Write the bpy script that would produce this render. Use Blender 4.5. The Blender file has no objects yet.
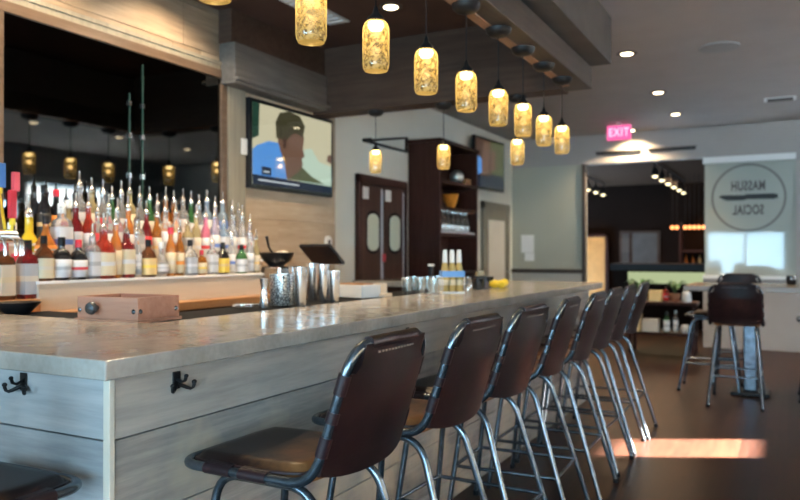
import bpy, bmesh, math, random
from mathutils import Vector, Matrix
random.seed(7)
S = bpy.context.scene
COL = S.collection
PI = math.pi

# ------------------------------------------------------------------ camera
YAW = math.radians(27.8); F = 735.0; H = 1.28; HZ = 253.0
cd = bpy.data.cameras.new('camera'); cam = bpy.data.objects.new('camera', cd); COL.objects.link(cam)
cam.location = (0, 0, H)
cam.rotation_euler = (PI / 2 + math.atan((HZ - 250) / F), 0, YAW)
cd.sensor_width = 36; cd.lens = F / 800 * 36; cd.clip_start = 0.05
cd.dof.use_dof = True; cd.dof.focus_distance = 2.15; cd.dof.aperture_fstop = 2.8
S.camera = cam
def wy(px, a):
    """distance along the room (Y) of a point at X=-a seen in column px"""
    r = (px - 400) / F
    k = (-math.sin(YAW) + math.cos(YAW) * r) / (math.cos(YAW) + math.sin(YAW) * r)
    return -a / k

# ------------------------------------------------------------------ materials
M = {}
def new_mat(name):
    m = bpy.data.materials.new(name); m.use_nodes = True
    nt = m.node_tree; b = nt.nodes['Principled BSDF']
    M[name] = m
    return m, nt, b
def pm(name, col, rough=.5, metal=0, trans=0, ior=1.45, coat=0, emit=None, es=0, alpha=None, noise=0, nscale=30, spec=None, stretch=None, bump=0):
    m, nt, b = new_mat(name)
    b.inputs['Base Color'].default_value = (*col, 1); b.inputs['Roughness'].default_value = rough
    b.inputs['Metallic'].default_value = metal; b.inputs['Transmission Weight'].default_value = trans
    b.inputs['IOR'].default_value = ior; b.inputs['Coat Weight'].default_value = coat
    if spec is not None: b.inputs['Specular IOR Level'].default_value = spec
    if emit:
        b.inputs['Emission Color'].default_value = (*emit, 1); b.inputs['Emission Strength'].default_value = es
    if noise:
        tc = nt.nodes.new('ShaderNodeTexCoord'); mp = nt.nodes.new('ShaderNodeMapping')
        if stretch: mp.inputs['Scale'].default_value = stretch
        nz = nt.nodes.new('ShaderNodeTexNoise'); nz.inputs['Scale'].default_value = nscale; nz.inputs['Detail'].default_value = 5
        rp = nt.nodes.new('ShaderNodeValToRGB')
        rp.color_ramp.elements[0].position = .3; rp.color_ramp.elements[1].position = .7
        rp.color_ramp.elements[0].color = tuple(max(0, c * (1 - noise)) for c in col) + (1,)
        rp.color_ramp.elements[1].color = tuple(min(1, c * (1 + noise)) for c in col) + (1,)
        L = nt.links.new
        L(tc.outputs['Object'], mp.inputs['Vector']); L(mp.outputs[0], nz.inputs['Vector'])
        L(nz.outputs['Fac'], rp.inputs[0]); L(rp.outputs[0], b.inputs['Base Color'])
        if bump:
            bp = nt.nodes.new('ShaderNodeBump'); bp.inputs['Strength'].default_value = bump; bp.inputs['Distance'].default_value = .004
            L(nz.outputs['Fac'], bp.inputs['Height']); L(bp.outputs[0], b.inputs['Normal'])
    return m
def wood(name, c0, c1, c2, axis='Y', board=.23, z0=0.0, rough=.5, across='Z', stain=None, coat=0, seg=0, bump=.3, spec=.3):
    """planks: tone per board, long grain and blotches along `axis`"""
    m, nt, b = new_mat(name); N = nt.nodes.new; L = nt.links.new
    tc = N('ShaderNodeTexCoord'); sp = N('ShaderNodeSeparateXYZ'); L(tc.outputs['Object'], sp.inputs[0])
    sb = N('ShaderNodeMath'); sb.operation = 'SUBTRACT'; sb.inputs[1].default_value = z0; L(sp.outputs[across], sb.inputs[0])
    dv = N('ShaderNodeMath'); dv.operation = 'DIVIDE'; dv.inputs[1].default_value = board; L(sb.outputs[0], dv.inputs[0])
    fl = N('ShaderNodeMath'); fl.operation = 'FLOOR'; L(dv.outputs[0], fl.inputs[0])
    idx = fl
    if seg:
        d2 = N('ShaderNodeMath'); d2.operation = 'MULTIPLY_ADD'; d2.inputs[1].default_value = .617; L(fl.outputs[0], d2.inputs[0])
        d3 = N('ShaderNodeMath'); d3.operation = 'DIVIDE'; d3.inputs[1].default_value = seg; L(sp.outputs[axis], d3.inputs[0]); L(d3.outputs[0], d2.inputs[2])
        f2 = N('ShaderNodeMath'); f2.operation = 'FLOOR'; L(d2.outputs[0], f2.inputs[0])
        m2 = N('ShaderNodeMath'); m2.operation = 'MULTIPLY_ADD'; m2.inputs[1].default_value = 13.7; L(f2.outputs[0], m2.inputs[0]); L(fl.outputs[0], m2.inputs[2]); idx = m2
    wn = N('ShaderNodeTexWhiteNoise'); wn.noise_dimensions = '1D'; L(idx.outputs[0], wn.inputs['W'])
    mp = N('ShaderNodeMapping'); sc = [14, 14, 14]; sc['XYZ'.index(axis)] = 1.1; mp.inputs['Scale'].default_value = sc
    L(tc.outputs['Object'], mp.inputs['Vector'])
    off = N('ShaderNodeVectorMath'); off.operation = 'ADD'; L(mp.outputs[0], off.inputs[0])
    cx = N('ShaderNodeCombineXYZ'); ms = N('ShaderNodeMath'); ms.operation = 'MULTIPLY'; ms.inputs[1].default_value = 40
    L(wn.outputs['Value'], ms.inputs[0]); L(ms.outputs[0], cx.inputs['XYZ'.index(axis)]); L(cx.outputs[0], off.inputs[1])
    n1 = N('ShaderNodeTexNoise'); n1.inputs['Scale'].default_value = 2.2; n1.inputs['Detail'].default_value = 8; n1.inputs['Roughness'].default_value = .65
    L(off.outputs[0], n1.inputs['Vector'])
    n2 = N('ShaderNodeTexNoise'); n2.inputs['Scale'].default_value = 2.6; n2.inputs['Detail'].default_value = 4; L(tc.outputs['Object'], n2.inputs['Vector'])
    r = N('ShaderNodeValToRGB'); e = r.color_ramp.elements
    e[0].position = .3; e[0].color = (*c0, 1); e[1].position = .72; e[1].color = (*c2, 1); k = e.new(.5); k.color = (*c1, 1)
    mx = N('ShaderNodeMath'); mx.operation = 'MULTIPLY_ADD'; mx.inputs[1].default_value = .55; L(n1.outputs['Fac'], mx.inputs[0])
    m3 = N('ShaderNodeMath'); m3.operation = 'MULTIPLY_ADD'; m3.inputs[1].default_value = .3; m3.inputs[2].default_value = -.02; L(wn.outputs['Value'], m3.inputs[0])
    m4 = N('ShaderNodeMath'); m4.operation = 'MULTIPLY_ADD'; m4.inputs[1].default_value = .2; L(n2.outputs['Fac'], m4.inputs[0]); L(m3.outputs[0], m4.inputs[2])
    L(m4.outputs[0], mx.inputs[2]); L(mx.outputs[0], r.inputs[0])
    out = r.outputs[0]
    if stain:
        rs = N('ShaderNodeValToRGB'); rs.color_ramp.elements[0].position = .5; rs.color_ramp.elements[1].position = .68; L(n2.outputs['Fac'], rs.inputs[0])
        mc = N('ShaderNodeMix'); mc.data_type = 'RGBA'; L(rs.outputs[0], mc.inputs[0]); L(out, mc.inputs[6]); mc.inputs[7].default_value = (*stain, 1); out = mc.outputs[2]
    L(out, b.inputs['Base Color']); b.inputs['Specular IOR Level'].default_value = spec; b.inputs['Roughness'].default_value = rough; b.inputs['Coat Weight'].default_value = coat; b.inputs['Coat Roughness'].default_value = .22
    bp = N('ShaderNodeBump'); bp.inputs['Strength'].default_value = bump; bp.inputs['Distance'].default_value = .003
    L(n1.outputs['Fac'], bp.inputs['Height']); L(bp.outputs[0], b.inputs['Normal'])
    return m

wood('bar_wood', (.20, .195, .19), (.38, .355, .32), (.54, .50, .44), 'Y', .227, .793, .5, stain=(.50, .42, .32))
wood('bar_wood_end', (.24, .25, .26), (.40, .41, .42), (.56, .56, .55), 'X', .227, .793, .5)  # end planks tinted bluer and paler, cool daylight put into the wood colour
wood('post_wood', (.50, .45, .36), (.66, .60, .50), (.74, .69, .6), 'Z', 9, 0, .5)
wood('wall_wood', (.20, .145, .095), (.34, .26, .18), (.46, .37, .27), 'Y', .29, .1, .5, seg=1.9)
wood('grey_board', (.075, .069, .062), (.12, .111, .10), (.17, .157, .143), 'Y', .3, 0, .6)
wood('trim_board', (.15, .14, .11), (.22, .205, .16), (.29, .27, .215), 'Z', 9, 0, .55)
wood('beam_brown', (.042, .024, .017), (.070, .042, .030), (.10, .064, .046), 'X', .3, 0, .5, spec=.12)
wood('beam_grey', (.045, .036, .031), (.075, .060, .051), (.115, .092, .079), 'Y', .3, 0, .45)
wood('strip_wood', (.22, .12, .075), (.34, .19, .12), (.42, .26, .17), 'Y', 9, 0, .5)  # peach tone puts the warm light on the beam's underside into the colour
wood('frame_wood', (.065, .042, .027), (.11, .073, .048), (.16, .11, .075), 'Y', 9, 0, .45)
wood('light_wood', (.50, .41, .31), (.57, .475, .365), (.62, .52, .41), 'Y', 9, 0, .5, bump=.08)
wood('orange_wood', (.20, .09, .035), (.34, .165, .07), (.46, .25, .11), 'Y', 9, 0, .35)
wood('box_wood', (.26, .12, .075), (.36, .18, .12), (.45, .25, .17), 'X', 9, 0, .5)
wood('dark_wood', (.020, .007, .005), (.038, .014, .010), (.060, .024, .017), 'Z', .9, 0, .4, spec=.12, across='Y')
wood('door_wood', (.035, .014, .009), (.055, .024, .016), (.08, .037, .025), 'Z', .9, 0, .4, spec=.12, across='Y')
wood('floor_wood', (.012, .0048, .003), (.023, .0088, .0054), (.042, .016, .009), 'Y', .14, 0, .36, across='X', coat=.06, seg=1.3, bump=.12, spec=.12)
wood('table_wood', (.14, .12, .11), (.22, .2, .18), (.3, .27, .25), 'X', .15, 0, .25, across='Y')

def counter_mat():
    m, nt, b = new_mat('counter'); N = nt.nodes.new; L = nt.links.new
    tc = N('ShaderNodeTexCoord')
    n1 = N('ShaderNodeTexNoise'); n1.inputs['Scale'].default_value = 5; n1.inputs['Detail'].default_value = 9; n1.inputs['Roughness'].default_value = .6
    n2 = N('ShaderNodeTexNoise'); n2.inputs['Scale'].default_value = 60; n2.inputs['Detail'].default_value = 6
    L(tc.outputs['Object'], n1.inputs['Vector']); L(tc.outputs['Object'], n2.inputs['Vector'])
    r = N('ShaderNodeValToRGB'); e = r.color_ramp.elements
    e[0].position = .32; e[0].color = (.25, .23, .205, 1); e[1].position = .7; e[1].color = (.43, .40, .36, 1)
    ad = N('ShaderNodeMath'); ad.operation = 'MULTIPLY_ADD'; ad.inputs[1].default_value = .25; L(n2.outputs['Fac'], ad.inputs[0])
    s = N('ShaderNodeMath'); s.operation = 'MULTIPLY'; s.inputs[1].default_value = .78; L(n1.outputs['Fac'], s.inputs[0]); L(s.outputs[0], ad.inputs[2])
    L(ad.outputs[0], r.inputs[0]); L(r.outputs[0], b.inputs['Base Color'])
    rr = N('ShaderNodeMapRange'); rr.inputs['To Min'].default_value = .12; rr.inputs['To Max'].default_value = .26; L(n1.outputs['Fac'], rr.inputs[0]); L(rr.outputs[0], b.inputs['Roughness'])
    b.inputs['Specular IOR Level'].default_value = .6
    return m
counter_mat()
def leather(name, dark, worn_sunlit, wearpos, wearscale, lo=.42, hi=.62):
    m, nt, b = new_mat(name); N = nt.nodes.new; L = nt.links.new
    tc = N('ShaderNodeTexCoord')
    n = N('ShaderNodeTexNoise'); n.inputs['Scale'].default_value = wearscale; n.inputs['Detail'].default_value = 6; n.inputs['Roughness'].default_value = .6
    mp = N('ShaderNodeMapping'); mp.inputs['Location'].default_value = wearpos; L(tc.outputs['Object'], mp.inputs[0]); L(mp.outputs[0], n.inputs['Vector'])
    r = N('ShaderNodeValToRGB'); e = r.color_ramp.elements
    e[0].position = lo; e[0].color = (*dark, 1); e[1].position = hi; e[1].color = (*worn_sunlit, 1)
    L(n.outputs['Fac'], r.inputs[0]); L(r.outputs[0], b.inputs['Base Color'])
    g = N('ShaderNodeTexVoronoi'); g.inputs['Scale'].default_value = 220; L(tc.outputs['Object'], g.inputs['Vector'])
    bp = N('ShaderNodeBump'); bp.inputs['Strength'].default_value = .25; bp.inputs['Distance'].default_value = .001
    L(g.outputs['Distance'], bp.inputs['Height']); L(bp.outputs[0], b.inputs['Normal'])
    b.inputs['Roughness'].default_value = .38; b.inputs['Specular IOR Level'].default_value = .2
    return m
leather('leather', (.012, .0058, .0062), (.024, .0105, .0098), (0, 0, 0), 6)
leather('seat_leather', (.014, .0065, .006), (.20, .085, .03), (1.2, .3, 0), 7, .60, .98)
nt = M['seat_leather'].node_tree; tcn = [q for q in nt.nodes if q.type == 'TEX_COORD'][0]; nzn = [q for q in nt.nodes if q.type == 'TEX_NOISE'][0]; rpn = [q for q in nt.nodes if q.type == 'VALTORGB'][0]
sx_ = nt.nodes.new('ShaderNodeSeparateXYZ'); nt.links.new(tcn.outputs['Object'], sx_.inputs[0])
mr_ = nt.nodes.new('ShaderNodeMapRange'); mr_.inputs['From Min'].default_value = -.12; mr_.inputs['From Max'].default_value = .15; mr_.inputs['To Max'].default_value = .36; nt.links.new(sx_.outputs[0], mr_.inputs[0])  # rear of seat warmer: sun highlight and wear both put into the colour
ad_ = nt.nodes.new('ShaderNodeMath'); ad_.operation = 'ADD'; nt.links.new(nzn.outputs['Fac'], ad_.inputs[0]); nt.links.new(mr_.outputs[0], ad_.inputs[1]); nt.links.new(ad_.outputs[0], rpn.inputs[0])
pm('strap_leather', (.018, .007, .009), .42, noise=.3, nscale=40)
pm('steel_tube', (.135, .16, .19), .25, .9, noise=.4, nscale=22)
pm('black_iron', (.012, .012, .013), .45, .3)
pm('black_plastic', (.010, .010, .011), .4, spec=.25)
pm('black_rubber', (.010, .011, .013), .7, spec=.08, noise=.3, nscale=60)
pm('bright_steel', (.88, .90, .92), .22, 1)
pm('stitch', (.14, .11, .085), .6)
pm('ceiling_paint', (.40, .355, .325), .85, noise=.04, nscale=3)
pm('soffit_ceiling', (.10, .062, .05), .8, spec=.1, noise=.1, nscale=4)
pm('upper_box', (.10, .09, .083), .7, spec=.2, noise=.1, nscale=6)
pm('wall_paint', (.72, .70, .61), .75, noise=.03, nscale=3)
pm('bulkhead_paint', (.38, .355, .33), .8, noise=.03, nscale=3)
pm('cream_paint', (.62, .58, .5), .7, noise=.04, nscale=4)
pm('rear_paint', (.34, .33, .32), .8, noise=.03, nscale=3)
pm('white_paint', (.8, .8, .78), .5)
pm('white_plastic', (.75, .75, .73), .4)
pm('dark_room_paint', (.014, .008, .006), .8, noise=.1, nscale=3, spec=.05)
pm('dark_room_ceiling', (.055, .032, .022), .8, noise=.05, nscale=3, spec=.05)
pm('dark_rail', (.06, .045, .035), .4)
pm('paper', (.88, .88, .86), .7, noise=.03, nscale=10)
pm('navy', (.02, .06, .22), .35); pm('red_paint', (.55, .02, .04), .35); pm('pink', (.6, .08, .12), .4); pm('blue_paint', (.03, .14, .42), .35)
pm('orange_ceramic', (.65, .24, .03), .35, noise=.2, nscale=12); pm('lemon', (.85, .62, .04), .4, noise=.1, nscale=60)
pm('silver_ornament', (.7, .68, .62), .3, .8); pm('pale_green', (.5, .58, .33), .6)
pm('orange_panel', (.55, .24, .06), .5, noise=.15, nscale=5); pm('leaf', (.04, .10, .03), .5, noise=.3, nscale=20); pm('clay', (.35, .16, .09), .7)
pm('carton_blue', (.12, .3, .62), .5); pm('beer', (.80, .58, .22), .1, trans=.4, ior=1.33)
pm('door_pane', (.78, .78, .60), .15, trans=.0, coat=.6)
def emitter(name, col, s):
    m, nt, b = new_mat(name); e = nt.nodes.new('ShaderNodeEmission'); e.inputs[0].default_value = (*col, 1); e.inputs[1].default_value = s
    nt.links.new(e.outputs[0], nt.nodes['Material Output'].inputs[0]); return m
emitter('bulb', (1, .78, .42), 10)
emitter('lamp_face', (1, .83, .55), 7)
emitter('track_face', (1, .86, .5), 2.5)
emitter('orange_lamp', (1, .3, .1), 2.2)
emitter('exit_glow', (1, .14, .38), .75)
emitter('exit_letters', (1, .55, .75), .95)
emitter('green_backlight', (.62, .72, .40), .42)  # even green glow set by emission for the dim counter front

def jar_glass():
    m, nt, b = new_mat('jar_glass'); N = nt.nodes.new; L = nt.links.new
    tc = N('ShaderNodeTexCoord')
    v = N('ShaderNodeTexNoise'); v.inputs['Scale'].default_value = 62; v.inputs['Detail'].default_value = 3; L(tc.outputs['Object'], v.inputs['Vector'])
    r = N('ShaderNodeValToRGB'); r.color_ramp.elements[0].position = .40; r.color_ramp.elements[1].position = .62; L(v.outputs['Fac'], r.inputs[0])
    rg = N('ShaderNodeMapRange'); rg.inputs['To Min'].default_value = .10; rg.inputs['To Max'].default_value = .52; L(r.outputs[0], rg.inputs[0])
    lw = N('ShaderNodeLayerWeight'); lw.inputs[0].default_value = .22
    mxm = N('ShaderNodeMath'); mxm.operation = 'MAXIMUM'; L(rg.outputs[0], mxm.inputs[0]); L(lw.outputs['Facing'], mxm.inputs[1])
    t = N('ShaderNodeBsdfTransparent'); t.inputs[0].default_value = (.96, .88, .68, 1)
    tl = N('ShaderNodeBsdfTranslucent'); tl.inputs[0].default_value = (.95, .73, .31, 1)
    df = N('ShaderNodeBsdfDiffuse'); df.inputs[0].default_value = (.9, .69, .3, 1)
    m0 = N('ShaderNodeMixShader'); m0.inputs[0].default_value = .3; L(tl.outputs[0], m0.inputs[1]); L(df.outputs[0], m0.inputs[2])
    m1 = N('ShaderNodeMixShader'); L(mxm.outputs[0], m1.inputs[0]); L(t.outputs[0], m1.inputs[1]); L(m0.outputs[0], m1.inputs[2])
    g = N('ShaderNodeBsdfGlossy'); g.inputs['Roughness'].default_value = .1
    m2 = N('ShaderNodeMixShader'); m2.inputs[0].default_value = .06; L(m1.outputs[0], m2.inputs[1]); L(g.outputs[0], m2.inputs[2])
    L(m2.outputs[0], nt.nodes['Material Output'].inputs[0]); return m
jar_glass()
def thin_glass(name, tint, refl, rough=.02, gcol=(1, 1, 1)):
    m, nt, b = new_mat(name); N = nt.nodes.new; L = nt.links.new
    t = N('ShaderNodeBsdfTransparent'); t.inputs[0].default_value = (*tint, 1)
    g = N('ShaderNodeBsdfGlossy'); g.inputs[0].default_value = (*gcol, 1); g.inputs['Roughness'].default_value = rough
    fr = N('ShaderNodeLayerWeight'); fr.inputs[0].default_value = .5
    pw = N('ShaderNodeMath'); pw.operation = 'POWER'; pw.inputs[1].default_value = 4.5; L(fr.outputs['Facing'], pw.inputs[0])
    a = N('ShaderNodeMath'); a.operation = 'MULTIPLY_ADD'; a.use_clamp = True; a.inputs[1].default_value = .8; a.inputs[2].default_value = refl + .045; L(pw.outputs[0], a.inputs[0])
    x = N('ShaderNodeMixShader'); L(a.outputs[0], x.inputs[0]); L(t.outputs[0], x.inputs[1]); L(g.outputs[0], x.inputs[2])
    L(x.outputs[0], nt.nodes['Material Output'].inputs[0]); return m
thin_glass('clear_pane', (.93, .97, .95), 0)
thin_glass('drink_glass', (.88, .92, .92), .2, .05)
pm('green_edge', (.03, .06, .052), .15, spec=.6)
def mirror_mat():
    m, nt, b = new_mat('mirror'); b.inputs['Base Color'].default_value = (.10, .097, .09, 1); b.inputs['Metallic'].default_value = 1; b.inputs['Roughness'].default_value = .03
mirror_mat()
# back-painted / frosted partition glass: body colour under a glossy pane
pm('frosted_glass', (.45, .455, .375), .06, spec=.6)
pm('logo_glass', (.36, .385, .345), .04, spec=.5, ior=1.5)
pm('emblem_ring', (.155, .16, .14), .5); pm('emblem_dark', (.012, .012, .01), .5); pm('emblem_text', (.07, .065, .058), .5)
def shade_mat(name, tcol):
    m, nt, b = new_mat(name); t = nt.nodes.new('ShaderNodeBsdfTranslucent'); t.inputs[0].default_value = (*tcol, 1)
    d = nt.nodes.new('ShaderNodeBsdfDiffuse'); d.inputs[0].default_value = (.8, .79, .76, 1); x = nt.nodes.new('ShaderNodeMixShader'); x.inputs[0].default_value = .4
    nt.links.new(t.outputs[0], x.inputs[1]); nt.links.new(d.outputs[0], x.inputs[2]); nt.links.new(x.outputs[0], nt.nodes['Material Output'].inputs[0])
shade_mat('roller_shade', (.28, .24, .195)); shade_mat('sheer_shade', (.80, .82, .83))
# bottle glass and contents
BC = {'clear': ((.88, .9, .94), .8), 'pale blue': ((.55, .74, .95), .7), 'lavender tinted': ((.72, .66, .85), .7), 'amber': ((.55, .20, .035), .6),
      'orange': ((.78, .27, .06), .6), 'red': ((.55, .06, .035), .6), 'dark red': ((.20, .018, .022), .4), 'green': ((.06, .20, .07), .5),
      'black': ((.012, .012, .014), 0), 'yellow': ((.85, .62, .04), .35), 'brown': ((.14, .05, .02), .4), 'pink': ((.8, .22, .34), .4), 'straw': ((.70, .58, .32), .65)}
for k, (c, t) in BC.items(): pm('bottle_' + k, c, .07, trans=t, ior=1.36, coat=.4)
LC = {'white': (.64, .64, .66), 'cream': (.64, .55, .38), 'tan': (.72, .52, .24), 'silver': (.42, .43, .46), 'black': (.03, .03, .03), 'yellow': (.8, .58, .1), 'red': (.6, .04, .05), 'blue': (.12, .22, .6), 'beige': (.62, .55, .45), 'orange': (.8, .3, .06)}
for k, c in LC.items(): pm('label_' + k, c, .6)
CC = {'steel': 'bright_steel', 'black': 'black_plastic', 'red': 'red_paint', 'white': 'white_plastic'}

# ------------------------------------------------------------------ geometry helpers
class G:
    def __init__(s): s.v = []; s.f = []; s.m = []
    def add(s, vs, fs, mi=0):
        o = len(s.v); s.v += [tuple(p) for p in vs]; s.f += [tuple(i + o for i in f) for f in fs]; s.m += [mi] * len(fs); return s
    def box(s, x0, x1, y0, y1, z0, z1, mi=0):
        vs = [(x, y, z) for x in (x0, x1) for y in (y0, y1) for z in (z0, z1)]
        return s.add(vs, [(0, 1, 3, 2), (4, 6, 7, 5), (0, 4, 5, 1), (2, 3, 7, 6), (0, 2, 6, 4), (1, 5, 7, 3)], mi)
    def tube(s, path, r, closed=False, n=10, mi=0, caps=True):
        P = [Vector(p) for p in path]; k = len(P); rings = []
        R = r if isinstance(r, (list, tuple)) else [r] * k
        up = None
        for i in range(k):
            if closed: t = (P[(i + 1) % k] - P[i - 1]).normalized()
            else: t = (P[min(i + 1, k - 1)] - P[max(i - 1, 0)]).normalized()
            if up is None:
                a = Vector((0, 0, 1)) if abs(t.z) < .9 else Vector((1, 0, 0)); up = (a - t * a.dot(t)).normalized()
            else:
                up = (up - t * up.dot(t))
                up = up.normalized() if up.length > 1e-6 else t.orthogonal().normalized()
            sd = t.cross(up)
            rings.append([P[i] + (up * math.cos(q) + sd * math.sin(q)) * R[i] for q in (2 * PI * j / n for j in range(n))])
        vs = [v for rg in rings for v in rg]; fs = []
        for i in range(k if closed else k - 1):
            a = i * n; b = ((i + 1) % k) * n
            fs += [(a + j, a + (j + 1) % n, b + (j + 1) % n, b + j) for j in range(n)]
        if not closed and caps: fs += [tuple(range(n))[::-1], tuple((k - 1) * n + j for j in range(n))]
        return s.add(vs, fs, mi)
    def lathe(s, prof, c=(0, 0, 0), n=16, p=2.0, mi=0, mat=None, band=None):
        vs = []; fs = []
        for r, z in prof:
            for j in range(n):
                q = 2 * PI * (j + .5) / n; cs, sn = math.cos(q), math.sin(q)
                k = 1 if p == 2 else 1 / (abs(cs) ** p + abs(sn) ** p) ** (1 / p)
                w = Vector((r * k * cs, r * k * sn, z))
                if mat: w = mat @ w
                vs.append(w + Vector(c))
        k = len(prof); ms = []
        for i in range(k - 1):
            for j in range(n):
                fs.append((i * n + j, i * n + (j + 1) % n, (i + 1) * n + (j + 1) % n, (i + 1) * n + j)); ms.append(band[i] if band else mi)
        o = len(s.v); s.v += [tuple(x) for x in vs]; s.f += [tuple(i + o for i in f) for f in fs]; s.m += ms
        s.f.append(tuple(o + j for j in range(n))[::-1]); s.f.append(tuple(o + (k - 1) * n + j for j in range(n))); s.m += [ms[0], ms[-1]]
        return s
    def sphere(s, c, r, n=14, sx=1, sy=1, sz=1, mi=0):
        pr = [(max(1e-4, r * math.sin(PI * i / 8)), -r * math.cos(PI * i / 8)) for i in range(9)]
        return s.lathe(pr, c, n, mi=mi, mat=Matrix.Diagonal((sx, sy, sz)))
    def prism(s, poly, d, mi=0):
        k = len(poly); P = [Vector(p) for p in poly]; Q = [p + Vector(d) for p in P]
        return s.add(P + Q, [tuple(range(k))[::-1], tuple(range(k, 2 * k))] + [(i, (i + 1) % k, k + (i + 1) % k, k + i) for i in range(k)], mi)
    def xf(s, mat): s.v = [tuple(mat @ Vector(p)) for p in s.v]; return s
    def build(s, name, mat, parent=None, smooth=False, bevel=0, seg=2, loc=None):
        me = bpy.data.meshes.new(name); me.from_pydata(s.v, [], s.f)
        for m in (mat if isinstance(mat, (list, tuple)) else [mat]): me.materials.append(M[m])
        me.polygons.foreach_set('material_index', s.m)
        bm = bmesh.new(); bm.from_mesh(me); bmesh.ops.recalc_face_normals(bm, faces=bm.faces); bm.to_mesh(me); bm.free()
        if smooth:
            me.polygons.foreach_set('use_smooth', [True] * len(me.polygons))
            try: me.set_sharp_from_angle(angle=math.radians(50))
            except Exception: pass
        o = bpy.data.objects.new(name, me); COL.objects.link(o)
        if parent: o.parent = parent
        if loc: o.location = loc
        if bevel:
            b = o.modifiers.new('bevel', 'BEVEL'); b.width = bevel; b.segments = seg; b.limit_method = 'ANGLE'; b.angle_limit = math.radians(40)
        return o
def arc(c, u, w, r, a0, a1, n=8):
    c, u, w = Vector(c), Vector(u), Vector(w)
    return [c + (u * math.cos(a) + w * math.sin(a)) * r for a in (a0 + (a1 - a0) * i / n for i in range(n + 1))]
def fillet(pts, r, closed=False, n=6):
    P = [Vector(p) for p in pts]; k = len(P); out = []
    for i in range(k):
        if not closed and i in (0, k - 1): out.append(P[i]); continue
        rr = r[i] if isinstance(r, (list, tuple)) else r
        a = (P[i - 1] - P[i]); b = (P[(i + 1) % k] - P[i]); la, lb = a.length, b.length; a.normalize(); b.normalize()
        d = min(rr, la * .49, lb * .49); p0 = P[i] + a * d; p2 = P[i] + b * d
        for j in range(n + 1):
            t = j / n; out.append(p0 * (1 - t) ** 2 + P[i] * 2 * t * (1 - t) + p2 * t ** 2)
    return out
def tag(o, label, cat, group=None, kind=None):
    o['label'] = label; o['category'] = cat
    if group: o['group'] = group
    if kind: o['kind'] = kind
    return o
def empty(name, loc, label, cat, group=None, rz=0, kind=None):
    o = bpy.data.objects.new(name, None); COL.objects.link(o); o.location = loc; o.rotation_euler = (0, 0, rz); o.empty_display_size = .1
    return tag(o, label, cat, group, kind)
def kids(o): return [c for c in bpy.data.objects if c.parent == o]
def copy_tree(o, parent=None):
    c = o.copy(); COL.objects.link(c); c.parent = parent
    for ch in kids(o): copy_tree(ch, c)
    return c
def dup(o, loc, rz, label, group=None):
    c = copy_tree(o); c.location = loc; c.rotation_euler = (0, 0, rz); c['label'] = label
    if group: c['group'] = group
    return c
def struct(g, name, mat, label, cat, **k):
    return tag(g.build(name, mat, **k), label, cat, None, 'structure')
ORD = ['first', 'second', 'third', 'fourth', 'fifth', 'sixth', 'seventh', 'eighth', 'ninth', 'tenth', 'eleventh', 'twelfth', 'thirteenth', 'fourteenth',
       'fifteenth', 'sixteenth', 'seventeenth', 'eighteenth', 'nineteenth', 'twentieth', 'twenty-first', 'twenty-second', 'twenty-third', 'twenty-fourth', 'twenty-fifth']

# ------------------------------------------------------------------ room shell
XW, YR, YF, XR, ZC = -3.65, -3.2, 10.8, 3.5, 3.0
struct(G().box(-4.2, 3.7, YR - .2, 16.3, -.1, 0), 'floor', 'floor_wood', 'dark brown glossy plank floor', 'floor')
struct(G().box(-1.30, 3.7, YR - .2, YF + .15, ZC, ZC + .1).box(-4.2, -1.30, 5.44, YF + .15, ZC, ZC + .1).box(-4.2, -1.3, YR - .2, -1.9, ZC, ZC + .1),
       'ceiling', 'ceiling_paint', 'beige grey painted ceiling over the dining side', 'ceiling')
struct(G().box(-4.2, -1.30, -1.9, 5.44, 3.04, 3.14), 'ceiling_bar', 'soffit_ceiling', 'dark brown ceiling above the bar', 'ceiling')
# left wall, timber clad part: real boards with open joints
g = G(); z = .1
g.box(-4.2, XW - .02, YR - .2, 5.66, 0, 3.14)
while z < 3.05:
    y = YR + random.uniform(.6, 1.6); a = YR
    while a < 5.64:
        y = min(y, 5.66); g.box(XW - .02, XW - random.uniform(0, .003), a, y - .003, z, min(z + .286, 3.1)); a = y; y += random.uniform(1.5, 2.3)
    z += .29
struct(g, 'wall_left', 'wall_wood', 'tan timber boarded wall behind the bottles and screen', 'wall')
struct(G().box(-4.2, -3.75, 5.66, YF + .15, 0, ZC), 'wall_kitchen', 'wall_paint', 'pale grey green painted wall with the kitchen doors', 'wall')
# far wall with an opening into the dark room
OX0, OX1, OZ = -2.63, -1.02, 2.58
g = G().box(-4.2, 3.7, YF, YF + .15, OZ, ZC).box(-4.2, OX0, YF + .05, YF + .15, 0, OZ).box(.1, 3.7, YF, YF + .15, 0, OZ).box(OX1, .1, YF, YF + .15, 0, .93)
struct(g, 'wall_back', 'bulkhead_paint', 'beige grey bulkhead wall over the wide opening', 'wall')
struct(G().box(-3.75, OX0, YF, YF + .05, 0, .98), 'trim_1', 'cream_paint', 'cream dado panel under the left glass partition', 'trim')
struct(G().box(-3.75, OX0, YF - .03, YF + .05, .98, 1.04), 'trim_2', 'dark_rail', 'dark rail along the foot of the left glass partition', 'trim')
w = empty('window_1', (0, 0, 0), 'grey green glass partition left of the wide opening', 'window', kind='structure')
G().box(-3.75, OX0, YF + .005, YF + .05, 1.04, OZ).build('glass', 'frosted_glass', w)
G().box(OX0 - .04, OX0, YF - .02, YF + .06, 0, OZ).build('jamb', 'dark_rail', w)
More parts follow.
